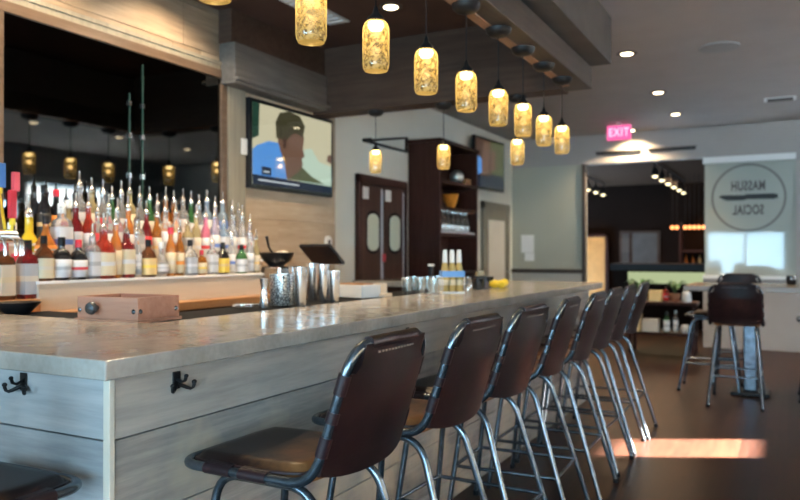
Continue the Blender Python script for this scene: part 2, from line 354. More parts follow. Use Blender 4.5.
# logo window
w = empty('window_2', (0, 0, 0), 'grey green glass panel with a round emblem beside the opening', 'window', kind='structure')
LX, LZ = -.463, 2.02
G().box(OX1 + .02, .1, YF + .02, YF + .06, .97, 2.50).build('glass', 'logo_glass', w)
G().box(OX1, .1, YF - .02, YF + .08, 2.50, 2.58).build('roller_rail', 'white_paint', w)['label'] = 'white rail across the top'
G().box(OX1, .1, YF - .03, YF + .08, .93, .975).build('sill', 'white_paint', w)
g = G(); n = 56; ro, ri = .455, .425
for i in range(n):
    a, b = 2 * PI * i / n, 2 * PI * (i + 1) / n
    q = [(LX + r * math.cos(t), YF + .02, LZ + r * math.sin(t)) for r, t in ((ri, a), (ro, a), (ro, b), (ri, b))]
    g.prism(q, (0, -.004, 0))
em = g.build('emblem_ring', 'emblem_ring', w)
kn = [(-.36, .005), (-.33, .022), (-.05, .018), (-.02, .026), (.30, .026), (.35, .018), (.355, -.012), (.30, -.022), (-.02, -.018), (-.05, -.028), (-.26, -.026)]
G().prism([(LX + x, YF + .018, LZ + .005 + z * 1.5) for x, z in kn], (0, -.004, 0)).build('emblem_knife', 'emblem_dark', em)
def text_mesh(txt, size, mat, parent, loc, rot, sx=1, name='lettering', ext=.002, bold=.012):
    cu = bpy.data.curves.new(name, 'FONT'); cu.body = txt; cu.size = size; cu.extrude = ext; cu.align_x = 'CENTER'; cu.align_y = 'CENTER'; cu.offset = size * bold; cu.space_character = 1.12
    t = bpy.data.objects.new(name + '_tmp', cu); COL.objects.link(t)
    dg = bpy.context.evaluated_depsgraph_get(); me = bpy.data.meshes.new_from_object(t.evaluated_get(dg)); bpy.data.objects.remove(t)
    me.transform(Matrix.Translation(loc) @ rot @ Matrix.Diagonal((sx, 1, 1, 1))); me.materials.clear(); me.materials.append(M[mat])
    o = bpy.data.objects.new(name, me); COL.objects.link(o); o.parent = parent; return o
RX = Matrix.Rotation(PI / 2, 4, 'X')
text_mesh('MASSUH', .175, 'emblem_text', em, (LX, YF + .016, LZ + .15), RX, -.58, bold=.028)      # read from outside, so mirrored here
text_mesh('SOCIAL', .175, 'emblem_text', em, (LX, YF + .016, LZ - .17), RX, -.58, bold=.028)
# right wall: shaded window and a slit of open window beside it
def wall_holes(axis, p0, p1, a0, a1, z1, holes):
    g = G(); hs = sorted(holes); c = a0
    def bx(u0, u1, v0, v1):
        if u1 - u0 > 1e-4 and v1 - v0 > 1e-4: g.box(p0, p1, u0, u1, v0, v1) if axis == 'X' else g.box(u0, u1, p0, p1, v0, v1)
    for (h0, h1, v0, v1) in hs:
        bx(c, h0, 0, z1); bx(h0, h1, 0, v0); bx(h0, h1, v1, z1); c = h1
    bx(c, a1, 0, z1); return g
rh = [(-2.6, -.3, .7, 2.5), (.0, 2.3, .7, 2.5), (2.6, 4.9, .7, 2.5), (6.95, 7.50, 1.66, 2.10), (7.62, 9.15, .7, 2.42)]
struct(wall_holes('X', XR, XR + .1, YR - .2, YF + .15, ZC, rh), 'wall_right', 'rear_paint', 'grey side wall with shaded windows', 'wall')
bh = [(-3.4, -2.55, .5, 2.5), (-2.25, -.05, .62, 1.95), (.35, 2.7, .5, 2.5)]
struct(wall_holes('Y', YR - .1, YR, -4.2, 3.7, 3.14, bh), 'wall_front', 'rear_paint', 'grey street wall with tall windows', 'wall')
for i, (x0, x1, z0, z1) in enumerate(bh):
    w = empty('window_%d' % (3 + i), (0, 0, 0), 'tall street window, %s from the timber wall' % ORD[i], 'window', kind='structure')
    g = G(); e = .05
    g.box(x0, x1, YR - .08, YR - .03, z0, z0 + e).box(x0, x1, YR - .08, YR - .03, z1 - e, z1).box(x0, x0 + e, YR - .08, YR - .03, z0, z1).box(x1 - e, x1, YR - .08, YR - .03, z0, z1)
    m_ = (x0 + x1) / 2
    g.box(m_ - .03, m_ + .03, YR - .08, YR - .03, z0, z1); g.build('window_frame', 'dark_rail', w)
    G().box(x0 + e, x1 - e, YR - .06, YR - .054, z0 + e, z1 - e).build('pane', 'clear_pane', w)
for i, (y0, y1, z1) in enumerate(((7.56, 9.2, 2.42), (-2.65, -.25, 2.5), (-.05, 2.35, 2.5), (2.55, 4.95, 2.5))):  # shades added to diffuse the sun; last three windows added for bar front light
    w = empty('window_%d' % (6 + i), (0, 0, 0), ['side window beyond the table with a drawn white roller shade', 'side window by the street wall with a drawn roller shade', 'side window facing the bar corner with a drawn roller shade', 'side window facing the middle stools with a drawn roller shade'][i], 'window', kind='structure')
    G().box(XR - .015, XR - .01, y0, y1, .65, z1).build('roller_shade', 'roller_shade' if i else 'sheer_shade', w)
    G().box(XR - .07, XR, y0, y1, z1, z1 + .1).build('shade_box', 'cream_paint', w)
# dark room behind the opening
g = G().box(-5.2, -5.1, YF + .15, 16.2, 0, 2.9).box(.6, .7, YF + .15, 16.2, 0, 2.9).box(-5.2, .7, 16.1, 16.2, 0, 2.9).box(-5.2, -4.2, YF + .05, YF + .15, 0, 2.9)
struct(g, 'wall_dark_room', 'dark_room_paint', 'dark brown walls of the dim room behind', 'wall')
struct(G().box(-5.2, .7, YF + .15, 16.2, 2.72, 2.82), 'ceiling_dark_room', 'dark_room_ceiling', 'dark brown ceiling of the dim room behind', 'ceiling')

# ------------------------------------------------------------------ soffit ring
g = G().box(-1.46, -1.283, -1.9, 5.5, 2.50, 2.66)
br = struct(g, 'beam_right', 'beam_grey', 'grey brown timber beam above the counter edge', 'beam', bevel=.004)
struct(G().box(-1.46, -1.135, -1.9, 5.46, 2.66, ZC + .02), 'soffit_box', 'upper_box', 'dark grey boxed soffit on top of the timber beam', 'soffit')
G().box(-1.455, -1.40, -1.9, 5.3, 2.494, 2.502).build('underside_strip', 'strip_wood', br)['label'] = 'pale wood strip under the beam'
struct(G().box(XW, -1.46, 5.3, 5.5, 2.48, 3.04), 'beam_far', 'beam_brown', 'dark brown beam across the far end of the bar', 'beam', bevel=.004)
struct(G().box(XW, -3.50, 4.1, 5.3, 2.50, 2.80).box(XW, -3.46, 4.1, 5.3, 2.52, 2.545), 'beam_left', 'grey_board', 'grey board header above the wall screen', 'beam', bevel=.01)
struct(G().box(XW, -3.53, 4.1, 5.3, 2.80, 3.04), 'beam_left_upper', 'beam_brown', 'brown beam above the grey board header', 'beam')
struct(G().box(XW, XW + .035, 4.17, 4.36, .9, 2.50), 'trim_3', 'trim_board', 'grey green vertical board between mirror and screen', 'trim')
struct(G().box(XW, XW + .03, YR, 4.17, 2.64, 2.665).box(XW, XW + .022, YR, 4.17, 2.605, 2.64), 'trim_4', 'trim_board', 'thin moulding line above the mirror', 'trim')

# ------------------------------------------------------------------ mirror
mr = empty('mirror', (0, 0, 0), 'huge dark wall mirror behind the bottles', 'mirror')
G().box(XW + .002, XW + .012, 2.43, 4.10, 1.05, 2.545).build('mirror_glass', 'mirror', mr)
g = G().box(XW + .002, XW + .03, 2.37, 4.16, 2.545, 2.605).box(XW + .002, XW + .03, 4.10, 4.16, 1.02, 2.545).box(XW + .002, XW + .03, 2.37, 2.43, 1.02, 2.545)
g.build('mirror_frame', 'frame_wood', mr, bevel=.004)
for i, y in enumerate((wy(129.5, 3.63), wy(142.5, 3.63))):
    p = tag(G().box(XW + .0125, XW + .02, y, y + .007, 1.42, 2.48 if i else 2.28).build('glass_fin', 'green_edge'),
            ['narrow upright glass fin in front of the mirror, shorter one', 'narrow upright glass fin in front of the mirror, taller one'][i], 'glass panel', 'glass fins on the mirror')
    g = G()
    for z in (1.75, 2.0, 2.2): g.box(XW + .0125, XW + .024, y - .006, y + .014, z, z + .03)
    g.build('clip', 'bright_steel', p)

# ------------------------------------------------------------------ bar
bar = empty('bar_counter', (-1.8, 3.8, 0), 'long weathered plank bar with a thick grey concrete top', 'bar')
inv = Matrix.Translation((1.8, -3.8, 0))
CT, CB = 1.02, .97
top = [(-1.455, 1.237), (-1.455, 6.62), (XW, 6.62), (XW, 5.95), (-2.09, 5.95), (-2.09, 1.98), (XW + .05, 1.98), (XW + .05, 1.237)]
def at(o): o.data.transform(inv); return o
at(G().prism([(x, y, CB) for x, y in top], (0, 0, CT - CB)).build('countertop', 'counter', bar, bevel=.004, seg=2))
PX, PY = -1.545, 1.327
g = G(); z = .793 - .227 * 4 + .227
zs = [.0, .112, .339, .566, .793, .969]
for i in range(5):
    a = PY + .015; k = 0
    cuts = [[3.9, 6.5], [2.7, 5.2, 6.5], [4.4, 6.5], [3.2, 5.6, 6.5], [5.0, 6.5]][i]
    for c in cuts:
        g.box(PX - .02, PX - random.uniform(0, .003), a, c - .003, zs[i] + .002, zs[i + 1] - .002); a = c
at(g.build('front_panel', 'bar_wood', bar, bevel=.0015, seg=1))
g = G()
for i in range(5): g.box(XW + .06, PX - .018, PY, PY + .02 - random.uniform(0, .003), zs[i] + .002, zs[i + 1] - .002)
at(g.build('end_panel', 'bar_wood_end', bar, bevel=.0015, seg=1))
at(G().box(PX - .02, PX + .004, PY - .004, PY + .014, 0, .969).build('corner_post', 'post_wood', bar, bevel=.002))['label'] = 'pale corner strip'
at(G().box(-2.06, PX - .022, 1.9, 6.5, 0, .969).box(XW + .06, PX - .022, PY + .024, 1.9, 0, .969).box(XW, -2.06, 6.0, 6.5, 0, .969).build('carcass', 'door_wood', bar))
at(G().box(-2.44, -2.092, 2.25, 5.94, .985, 1.012).box(-3.03, -2.092, 1.985, 2.25, .985, 1.012).build('bar_mat', 'black_rubber', bar, bevel=.003))['label'] = 'black rubber mat along the inner edge'
at(G().box(-2.34, -2.075, 2.0, 5.95, .55, .98).box(-3.03, -2.3, 2.0, 2.22, .55, .98).build('speed_rail', 'black_iron', bar))
# coat hooks
def hook(loc, rz, label):
    o = empty('coat_hook', loc, label, 'hook', 'black coat hooks under the counter', rz)
    G().box(-.016, .016, -.006, 0, -.05, .02).build('back_plate', 'black_iron', o, bevel=.003)
    for s in (-1, 1):
        p = [(s * .004, -.006, -.03)] + [(s * (.004 + .042 * math.sin(t) ** 1.0), -.008 - .03 * math.sin(t * .9), -.03 - .024 * math.sin(t * 1.35) + .028 * max(0, t - 1.0)) for t in (.3, .6, .9, 1.2, 1.5, 1.75)]
        g = G().tube(p, [.008, .0075, .007, .0065, .006, .006, .0055], n=8); g.sphere(p[-1], .009, 8)
        g.build('prong', 'black_iron', o, smooth=True)
    p = [(0, -.004, -.01), (0, -.03, -.02), (0, -.045, -.012), (0, -.05, .006)]
    g = G().tube(p, .006, n=8); g.sphere(p[-1], .008, 8); g.build('prong', 'black_iron', o, smooth=True)
    o.scale = (.92, .8, .72); return o
hook((PX, wy(176, -PX), .928), PI / 2, 'black double coat hook on the long plank front near the corner')
hook((PX, 3.0, .925), PI / 2, 'black double coat hook on the long plank front behind the second stool')
hook((-1.885, PY, .932), 0, 'black double coat hook on the bluish end panel of the bar')

# ------------------------------------------------------------------ stools
def make_stool(back=True):
    RF = .367 if back else .28
    o = empty('bar_stool', (0, 0, 0), 'x', 'stool')
    W, SZ, R = .205, .70, .0135
    if back:
        loop = [(-.25, -W, SZ), (.20, -W, SZ), (.315, -W + .012, 1.055), (.315, W - .012, 1.055), (.20, W, SZ), (-.25, W, SZ)]
        pth = fillet(loop, [.075, .08, .085, .085, .08, .075], True, 8)
    else:
        loop = [(-.235, -W, SZ), (.22, -W, SZ), (.22, W, SZ), (-.235, W, SZ)]; pth = fillet(loop, .075, True, 8)
    G().tube(pth, R, True, 12).build('frame', 'steel_tube', o, smooth=True)
    # seat pad: domed grid with rounded outline
    n = 18; g = G(); vs = []; x0, x1, hw = -.237, .168, .192
    for i in range(n + 1):
        for j in range(n + 1):
            u, v = -1 + 2 * i / n, -1 + 2 * j / n
            ru = u * math.sqrt(max(0, 1 - .38 * (v ** 4) * .5)); rv = v * math.sqrt(max(0, 1 - .38 * (u ** 4) * .5))
            e = min(1, (1 - max(abs(u), abs(v))) * 5)
            h = .016 + .022 * math.sqrt(max(0, 1 - (1 - e) ** 2)) - .008 * math.exp(-((u - .15) ** 2 + v * v) * 2.2) + .004 * u
            vs.append(((x0 + x1) / 2 + ru * (x1 - x0) / 2, rv * hw, SZ - .004 + h))
    N1 = n + 1
    fs = [(i * N1 + j, (i + 1) * N1 + j, (i + 1) * N1 + j + 1, i * N1 + j + 1) for i in range(n) for j in range(n)]
    ring = [j for j in range(n)] + [i * N1 + n for i in range(n)] + [n * N1 + n - j for j in range(n)] + [(n - i) * N1 for i in range(n)]
    k = len(vs); vs += [(vs[q][0] * .97, vs[q][1] * .97, SZ - .012) for q in ring]
    fs += [(ring[q], ring[(q + 1) % len(ring)], k + (q + 1) % len(ring), k + q) for q in range(len(ring))]; fs.append(tuple(k + q for q in range(len(ring)))[::-1])
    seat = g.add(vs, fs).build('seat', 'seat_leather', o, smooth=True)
    G().tube([Vector(vs[q]) + Vector((0, 0, .001)) for q in ring], .0045, True, 6).build('piping', 'strap_leather', seat, smooth=True)
    for sy in (-1, 1):
        for xa, xb in ((-.15, -.06), (-.03, .06)):
            g = G().tube([(xa, sy * W, SZ), (xb, sy * W, SZ)], R + .002, n=12)
            g.box(xa, xb, min(sy * W, sy * (W - .03)), max(sy * W, sy * (W - .03)), SZ + .008, SZ + .0165)
            g.build('seat_strap', 'strap_leather', o, smooth=True)
    if back:
        def rail(t, sy): # t 0..1 up the straight rail
            return Vector((.20 + .115 * t, sy * (W - .012 * t), SZ + .355 * t))
        # leather sling wrapped round both rails
        g = G(); rows = 14; cols = 12; vs = []; fs = []
        for side in (0, 1):
            for i in range(rows + 1):
                t = .075 + (.80 - .075) * i / rows
                for j in range(cols + 1):
                    v = -1 + 2 * j / cols; p = rail(t, 1); bow = .030 * min(1, (1 - t) / .35) * (1 - v * v)
                    off = .0145 if side == 0 else -.0145 + .018 * (1 - v ** 4)
                    vs.append((p.x + bow + off * (1 - .0 * t), v * (p.y + .001), p.z - (.018 * (1 - abs(v) ** 3) if i == 0 else 0)))
        N2 = cols + 1; K = (rows + 1) * N2
        for sd in (0, 1):
            for i in range(rows):
                for j in range(cols):
                    a = sd * K + i * N2 + j; fs.append((a, a + 1, a + N2 + 1, a + N2))
        for i in range(rows):
            for j in (0, cols):
                a = i * N2 + j; fs.append((a, a + N2, K + a + N2, K + a))
        for j in range(cols):
            for i in (0, rows):
                a = i * N2 + j; fs.append((a, a + 1, K + a + 1, K + a))
        bk = g.add(vs, fs).build('backrest', 'leather', o, smooth=True)
        # top flap folded over the top tube, leaving two open slots at the shoulders
        g = G(); tp = rail(1, 1)
        flap = [(.80, .012), (.86, .010), (.92, .006), (.97, .002)]
        vs = []; fs = []
        for dx in (.0155, -.0155):
            for t, bw in flap + [(1.0, 0)]:
                p = rail(t, 1)
                for j in range(9):
                    v = -1 + j / 4; vs.append((p.x + dx + .030 * min(1, (1 - t) / .35) * (1 - v * v * .8), v * (.158 if t > .84 else .178), p.z))
        for sd in range(2):
            for i in range(4):
                for j in range(8): a = sd * 45 + i * 9 + j; fs.append((a, a + 1, a + 10, a + 9))
        for i in range(4):
            for j in (0, 8): a = i * 9 + j; fs.append((a, a + 9, a + 54, a + 45))
        g.add(vs, fs); g.tube([(.315, -.125, 1.055), (.315, .125, 1.055)], R + .0035, n=12)
        fl = g.build('top_flap', 'leather', o, smooth=True)
        g = G()
        for j in range(12):
            y = -.09 + .18 * j / 11; p = rail(.93, 1); xo = .0152 + .006 * (1 - (y / .158) ** 2 * .8); g.box(p.x + xo, p.x + xo + .002, y - .004, y + .004, p.z - .0025, p.z + .0025)
        g.build('stitching', 'stitch', fl)
        for sy in (-1, 1):
            for ta, tb in ((.22, .36), (.46, .54), (.66, .80)):
                g = G().tube([rail(ta, sy), rail((ta + tb) / 2, sy), rail(tb, sy)], R + .0032, n=12)
                g.build('rail_wrap', 'strap_leather', o, smooth=True)
    for sy in (-1, 1):
        for sx, tx, fx in ((-1, -.150, -.235), (1, .165, RF)):
            p = fillet([(0, sy * .15, .672), (tx, sy * .152, .672), (fx, sy * .205, .012)], .085, n=8)
            l = G().tube(p, .0125, n=10).build('leg', 'steel_tube', o, smooth=True)
            G().lathe([(.0145, 0), (.0155, .004), (.0155, .02), (.014, .024)], (fx - (fx - tx) * .01, sy * .2045, 0), 10).build('foot_cap', 'black_rubber', l, smooth=True)
    def lp(tx, fx, sy, z):
        t = (.672 - z) / .66; return Vector((tx + (fx - tx) * t, sy * (.152 + .053 * t), z))
    z = .26; a, b, c, d = lp(-.15, -.235, -1, z), lp(-.15, -.235, 1, z), lp(.165, RF, 1, z), lp(.165, RF, -1, z)
    for p, q in ((a, b), (c, d), (a, d), (b, c)): G().tube([p, q], .0085, n=8).build('footrest', 'steel_tube', o, smooth=True)
    return o
SXC = -1.22
ys = [1.72, 2.31, 2.87, 3.44, 3.98, 4.51, 4.98, 5.45]
stool = make_stool(); stool.location = (SXC - .02, ys[0], 0); stool.rotation_euler = (0, 0, math.radians(-1)); GS = 'brown leather stools along the bar'
stool['label'] = 'brown leather bar stool nearest the bar corner, its whole seat showing'; stool['group'] = GS
for i, y in enumerate(ys[1:]):
    lab = 'brown leather bar stool, %s along the counter from the bar corner' % ORD[i + 1] if i < 6 else 'brown leather bar stool farthest along the counter, at its far end'
    dup(stool, (SXC + random.uniform(-.012, .012), y, 0), math.radians(random.uniform(-2.5, 2.5)), lab, GS)
dup(stool, (-1.755, 1.015, 0), -PI / 2 + .03, 'brown leather bar stool at the short end of the bar, only seat showing', GS)
GT = 'stools around the high table'
dup(stool, (-.385, 6.97, 0), -PI / 2, 'dark leather stool with its back turned, in front of high table', GT).scale = (1, 1, .965)
dup(stool, (-.44, 7.97, 0), PI / 2, 'dark leather stool on the far side of the high table', GT)
dup(stool, (.33, 7.35, 0), 0, 'dark leather stool at the wall side of the high table', GT)
st2 = make_stool(False); st2.location = (-.62, 7.47, 0); st2.rotation_euler = (0, 0, PI); st2['label'] = 'backless dark leather stool tucked under the high table'; st2['group'] = GT

# ------------------------------------------------------------------ high table
t = empty('high_table', (-.36, 7.41, 0), 'square grey topped high table on a blue grey steel post', 'table')
G().box(-.46, .46, -.46, .46, .945, .99).build('tabletop', 'table_wood', t, bevel=.006)
G().box(.0, .12, -.06, .06, .03, .945).build('post', 'steel_tube', t, bevel=.015)
G().box(-.10, .22, -.16, .16, 0, .03).build('base', 'black_iron', t, bevel=.01)
c = tag(G().lathe([(.03, 0), (.04, .01), (.045, .05), (.04, .085), (.036, .085)], (0.03, 7.6, .99), 14).build('candle_holder', 'bottle_black', smooth=True), 'small dark candle holder on the high table', 'candle holder')

# ------------------------------------------------------------------ pendants
def make_pendant():
    o = empty('pendant_lamp', (0, 0, 0), 'x', 'lamp')       # origin at the ceiling end
    G().lathe([(.001, -.046), (.02, -.046), (.05, -.038), (.068, -.02), (.072, 0)], (0, 0, 0), 18).build('canopy', 'black_iron', o, smooth=True)
    c = G().tube([(0, 0, -.03), (0, 0, -.30)], .0028, n=6).build('cord', 'black_plastic', o)
    G().lathe([(.006, -.275), (.014, -.302), (.032, -.320), (.034, -.336), (.001, -.336)], (0, 0, 0), 16).build('socket_cap', 'black_iron', o, smooth=True)
    prof = [(.033, -.330), (.044, -.342), (.0505, -.360), (.0515, -.38), (.0515, -.496), (.0495, -.509), (.043, -.522), (.001, -.524)]
    g = G().lathe(prof, (0, 0, 0), 24); jar = g.build('glass_jar', 'jar_glass', o, smooth=True)
    G().lathe([(.001, -.337), (.029, -.337), (.031, -.350), (.023, -.364), (.001, -.368)], (0, 0, 0), 14).build('bulb', 'bulb', o, smooth=True)
    return o
GP = 'glass jar pendants over the counter'
pend = make_pendant(); pys = [1.54, 2.0, 2.43, 2.87, 3.32, 3.77, 4.19, 4.61, 5.04]
plist = [(-1.385, y, 2.494) for y in pys] + [(-3.08, 5.4, 2.48), (-2.45, 5.4, 2.48), (-1.83, 5.4, 2.48)]
plab = ['lit glass jar pendant, %s in the row over the counter from the bar corner' % ORD[i] for i in range(8)] + ['lit glass jar pendant at the far end of the counter row']
plab += ['lit glass jar pendant hanging in front of the kitchen doors', 'lit glass jar pendant hanging in front of the tall bookcase', 'lit glass jar pendant on the far beam nearest the counter row']
for i, (p, l) in enumerate(zip(plist, plab)):
    o = pend if i == 0 else dup(pend, p, 0, l)
    o.location = p; o['label'] = l; o['group'] = GP if i < 9 else 'glass jar pendants on the far beam'
    ld = bpy.data.lights.new('pendant_light', 'POINT'); ld.energy = .14; ld.color = (1, .70, .34); ld.shadow_soft_size = .02
    lo = bpy.data.objects.new('pendant_light', ld); COL.objects.link(lo); lo.location = (p[0], p[1], p[2] - .415); lo.parent = None

# ------------------------------------------------------------------ ceiling fittings
def downlight(loc, label, power, spot=100, tilt=None, col=(1, .74, .45)):
    o = empty('recessed_lamp', loc, label, 'lamp', 'recessed ceiling lamps')
    G().lathe([(.055, -.001), (.085, -.001), (.088, -.006), (.055, -.008)], (0, 0, 0), 20).build('lamp_rim', 'dark_rail', o, smooth=True)
    G().lathe([(.001, -.013), (.046, -.0125), (.052, -.0085), (.001, -.008)], (0, 0, 0), 18).build('lamp_glass', 'lamp_face', o)
    ld = bpy.data.lights.new('downlight', 'SPOT'); ld.energy = power; ld.color = col; ld.spot_size = math.radians(spot); ld.spot_blend = .6; ld.shadow_soft_size = .05
    lo = bpy.data.objects.new('downlight', ld); COL.objects.link(lo); lo.location = (loc[0], loc[1], loc[2] - .02)
    if tilt: lo.rotation_euler = tilt
    return o
for i, y in enumerate((6.5, 8.23, 9.62)): downlight((-1.22, y, ZC), 'recessed ceiling lamp between counter and high table, %s from the soffit' % ORD[i], 110)
for i, y in enumerate((6.3, 7.7, 9.1)): downlight((1.5, y, ZC), 'recessed ceiling lamp above the window side, %s along' % ORD[i], 90)
downlight((-1.93, 10.60, ZC), 'bright recessed lamp beside the exit sign washing the bulkhead', 130, 140)
for i, y in enumerate((1.6, 2.55, 3.5)): downlight((-3.15, y, 3.04), 'recessed lamp lighting the boards over the mirror, %s along' % ORD[i], 62, 125, (0, math.radians(20), 0), (1, .76, .52))
for i, y in enumerate((3.0, 4.6)): downlight((-2.5, y, 3.04), 'recessed lamp above the bar well, %s along' % ORD[i], 110, 110)
v = empty('air_vent', (-3.02, 4.42, 3.04), 'white rectangular air vent in the brown bar ceiling', 'vent')
G().box(-.09, .09, -.32, .32, -.012, 0).build('vent_frame', 'white_paint', v, bevel=.003)
g = G()
for i in range(9): g.box(-.07, .07, -.29 + .068 * i, -.265 + .068 * i, -.018, -.011)
g.build('louvres', 'white_paint', v)
v = empty('air_vent', (-.07, 9.2, ZC), 'pale air vent in the ceiling over the dining side', 'vent')
G().box(-.16, .16, -.1, .1, -.012, 0).build('vent_frame', 'white_paint', v, bevel=.003)
g = G()
for i in range(5): g.box(-.13, .13, -.08 + .035 * i, -.064 + .035 * i, -.018, -.011)
g.build('louvres', 'dark_rail', v)
tag(G().lathe([(.001, 0), (.16, 0), (.16, -.012), (.13, -.018), (.001, -.02)], (-.5, 6.65, ZC), 22).build('ceiling_speaker', 'rear_paint', smooth=True), 'round flush ceiling speaker painted like the ceiling', 'speaker')
# exit sign
e = empty('exit_sign', (-1.97, 9.95, ZC), 'glowing pink red EXIT sign hanging from the ceiling', 'sign')
G().box(-.02, .02, -.015, .015, -.03, 0).build('bracket', 'white_plastic', e)
G().box(-.155, .155, -.02, .02, -.225, -.03).build('sign_box', 'exit_glow', e, bevel=.004)
text_mesh('EXIT', .15, 'exit_letters', e, (0, -.022, -.128), RX, .8)
for i, x in enumerate((-2.15, -1.42)):
    o = empty('linear_vent', (x, YF, 2.72), 'black slot vent on the bulkhead, %s' % ['under the exit sign', 'beside the emblem window'][i], 'vent', 'slot vents on the bulkhead')
    G().box(-.31, .31, -.025, 0, -.018, .018).build('vent_slot', 'black_iron', o, bevel=.004)
    G().box(-.33, .33, -.012, 0, .022, .034).build('vent_lip', 'dark_rail', o)

# ------------------------------------------------------------------ screens
def tv(name_label, xf, y0, y1, z0, z1, pic, mats, ang=0):
    w, h = y1 - y0, z1 - z0
    o = empty('wall_screen', (xf, (y0 + y1) / 2, (z0 + z1) / 2), name_label, 'television', rz=ang)
    G().box(-.05, 0, -w / 2, w / 2, -h / 2, h / 2).build('bezel', 'black_plastic', o, bevel=.006)
    G().box(-.06 - .10, -.05, -.15, .15, -.12, .12).build('wall_bracket', 'black_iron', o)
    g = G(); b = .03
    for k, (poly, mi) in enumerate(pic):
        # picture coordinates 0..1 across and up; each shape a film on the flat screen
        pts = [(.0008 + .0003 * k, -w / 2 + b + u * (w - 2 * b), -h / 2 + b + v * (h - 2 * b)) for u, v in poly]
        g.add(pts, [tuple(range(len(pts)))], mi)
    g.build('screen', mats, o); G().box(.006, .008, -w / 2 + .01, w / 2 - .01, -h / 2 + .01, h / 2 - .01).build('cover_glass', 'clear_pane', o); return o
for nm, c, s in (('tv_pale', (.70, .60, .42), .8), ('tv_blue', (.10, .30, .75), .85), ('tv_skin', (.30, .15, .10), .5), ('tv_hair', (.10, .085, .045), .5), ('tv_mint', (.60, .70, .58), .8),
                 ('tv_dark', (.02, .03, .07), .5), ('tv_olive', (.16, .17, .07), .5), ('tv_brown', (.16, .075, .05), .4), ('tv_white', (.8, .8, .85), .7), ('tv_green', (.03, .09, .06), .5)): emitter(nm, c, s * .72)
mats = ['tv_pale', 'tv_blue', 'tv_skin', 'tv_hair', 'tv_mint', 'tv_dark', 'tv_olive', 'tv_brown', 'tv_white', 'tv_green']
pic = [([(0, 0), (1, 0), (1, 1), (0, 1)], 0), ([(0, .55), (.07, .6), (.08, 1), (0, 1)], 9),
       ([(.55, .2), (.62, .55), (.72, .58), (.82, .42), (1, .38), (1, .1), (.55, .1)], 4), ([(.93, .45), (1, .42), (1, .55), (.95, .54)], 2),
       ([(.4, .12), (.9, .12), (.72, .2), (.5, .38)], 6),
       ([(.28, .14), (.29, .6), (.27, .8), (.34, .88), (.55, .85), (.62, .7), (.60, .55), (.625, .45), (.59, .42), (.6, .33), (.55, .24), (.42, .12)], 2),
       ([(.27, .62), (.26, .82), (.31, .95), (.42, 1), (.56, .98), (.63, .86), (.60, .70), (.50, .74), (.44, .68), (.40, .62), (.37, .55), (.34, .62)], 3),
       ([(.355, .5), (.39, .52), (.395, .62), (.37, .66), (.345, .6)], 7),
       ([(0, .08), (.40, .08), (.37, .3), (.29, .56), (.18, .56), (.05, .48), (0, .42)], 1), ([(0, 0), (1, 0), (1, .10), (0, .12)], 5),
       ([(.10, .13), (.21, .13), (.21, .23), (.10, .23)], 5), ([(.12, .16), (.19, .16), (.19, .18), (.12, .18)], 8), ([(.06, .05), (.55, .045), (.55, .065), (.06, .07)], 8)]
tv('flat wall screen showing a man in a blue shirt', -3.585, wy(249, 3.59), wy(332.5, 3.59), 1.775, 2.46, pic, mats)
pic2 = [([(0, 0), (1, 0), (1, 1), (0, 1)], 7), ([(.55, .3), (1, .25), (1, 1), (.5, 1)], 6), ([(0, .2), (.2, .3), (.25, .55), (.1, .62), (0, .6)], 1), ([(.2, .25), (.45, .3), (.5, .95), (.28, .98), (.2, .6)], 2),
        ([(.5, .35), (.68, .4), (.7, .8), (.55, .82)], 2), ([(0, 0), (1, 0), (1, .28), (.6, .3), (.4, .22), (0, .25)], 5)]
tv('far flat screen high on the painted wall past the bookcase', -3.60, 9.0, 9.95, 2.14, 2.84, pic2, mats, math.radians(-4))

# ------------------------------------------------------------------ doors
def leafpane(y0, y1, z0, z1, x, n=6):
    r = (y1 - y0) / 2; ym = (y0 + y1) / 2; pts = []
    for c, a0 in ((z1 - r * .6, 0), (z0 + r * .6, PI)):
        pts += [(x, ym + r * math.cos(a0 + PI * i / 8), c + r * .6 * math.sin(a0 + PI * i / 8)) for i in range(9)]
    return pts
d = empty('door_1', (0, 0, 0), 'pair of dark brown swing doors with oval panes', 'door', kind='structure')
DY0, DY1, DZ = wy(357.5, 3.72), wy(406, 3.72), 2.06; DX = -3.75
G().box(DX, DX + .05, DY0, DY0 + .07, 0, DZ).box(DX, DX + .05, DY1 - .05, DY1, 0, DZ).box(DX, DX + .05, DY0, DY1, DZ - .09, DZ).build('door_frame', 'dark_wood', d, bevel=.004)
ym = (DY0 + DY1) / 2 + .01
for y0, y1 in ((DY0 + .07, ym - .012), (ym + .012, DY1 - .05)):
    l = G().box(DX, DX + .03, y0, y1, .01, DZ - .09).build('door_leaf', 'door_wood', d, bevel=.003)
    pts = leafpane(y0 + .12, y1 - .10, 1.30, 1.68, DX + .032); G().prism(pts, (.004, 0, 0)).build('pane', 'door_pane', l)
    p2 = leafpane(y0 + .10, y1 - .08, 1.27, 1.71, DX + .0302); G().prism(p2, (.0015, 0, 0)).build('pane_surround', 'black_rubber', l)
    G().box(DX + .03, DX + .036, y0 + .02, y0 + .14, DZ - .24, DZ - .12).build('hinge_plate', 'white_plastic', l)
    G().box(DX + .03, DX + .034, y1 - .05 if y0 < ym - .1 else y1 - .03, y1 - .005, .05, DZ - .12).build('edge_guard', 'label_silver', l)
tag(G().box(DX + .036, DX + .04, ym - .03, ym + .03, 1.14, 1.20).build('door_sign', 'red_paint', d), 'small red sign', 'sign') if False else G().box(DX + .037, DX + .041, ym - .04, ym + .03, 1.19, 1.27).build('push_sign', 'red_paint', d)
d = empty('door_2', (0, 0, 0), 'grey brown framed door with a pale glass pane', 'door', kind='structure')
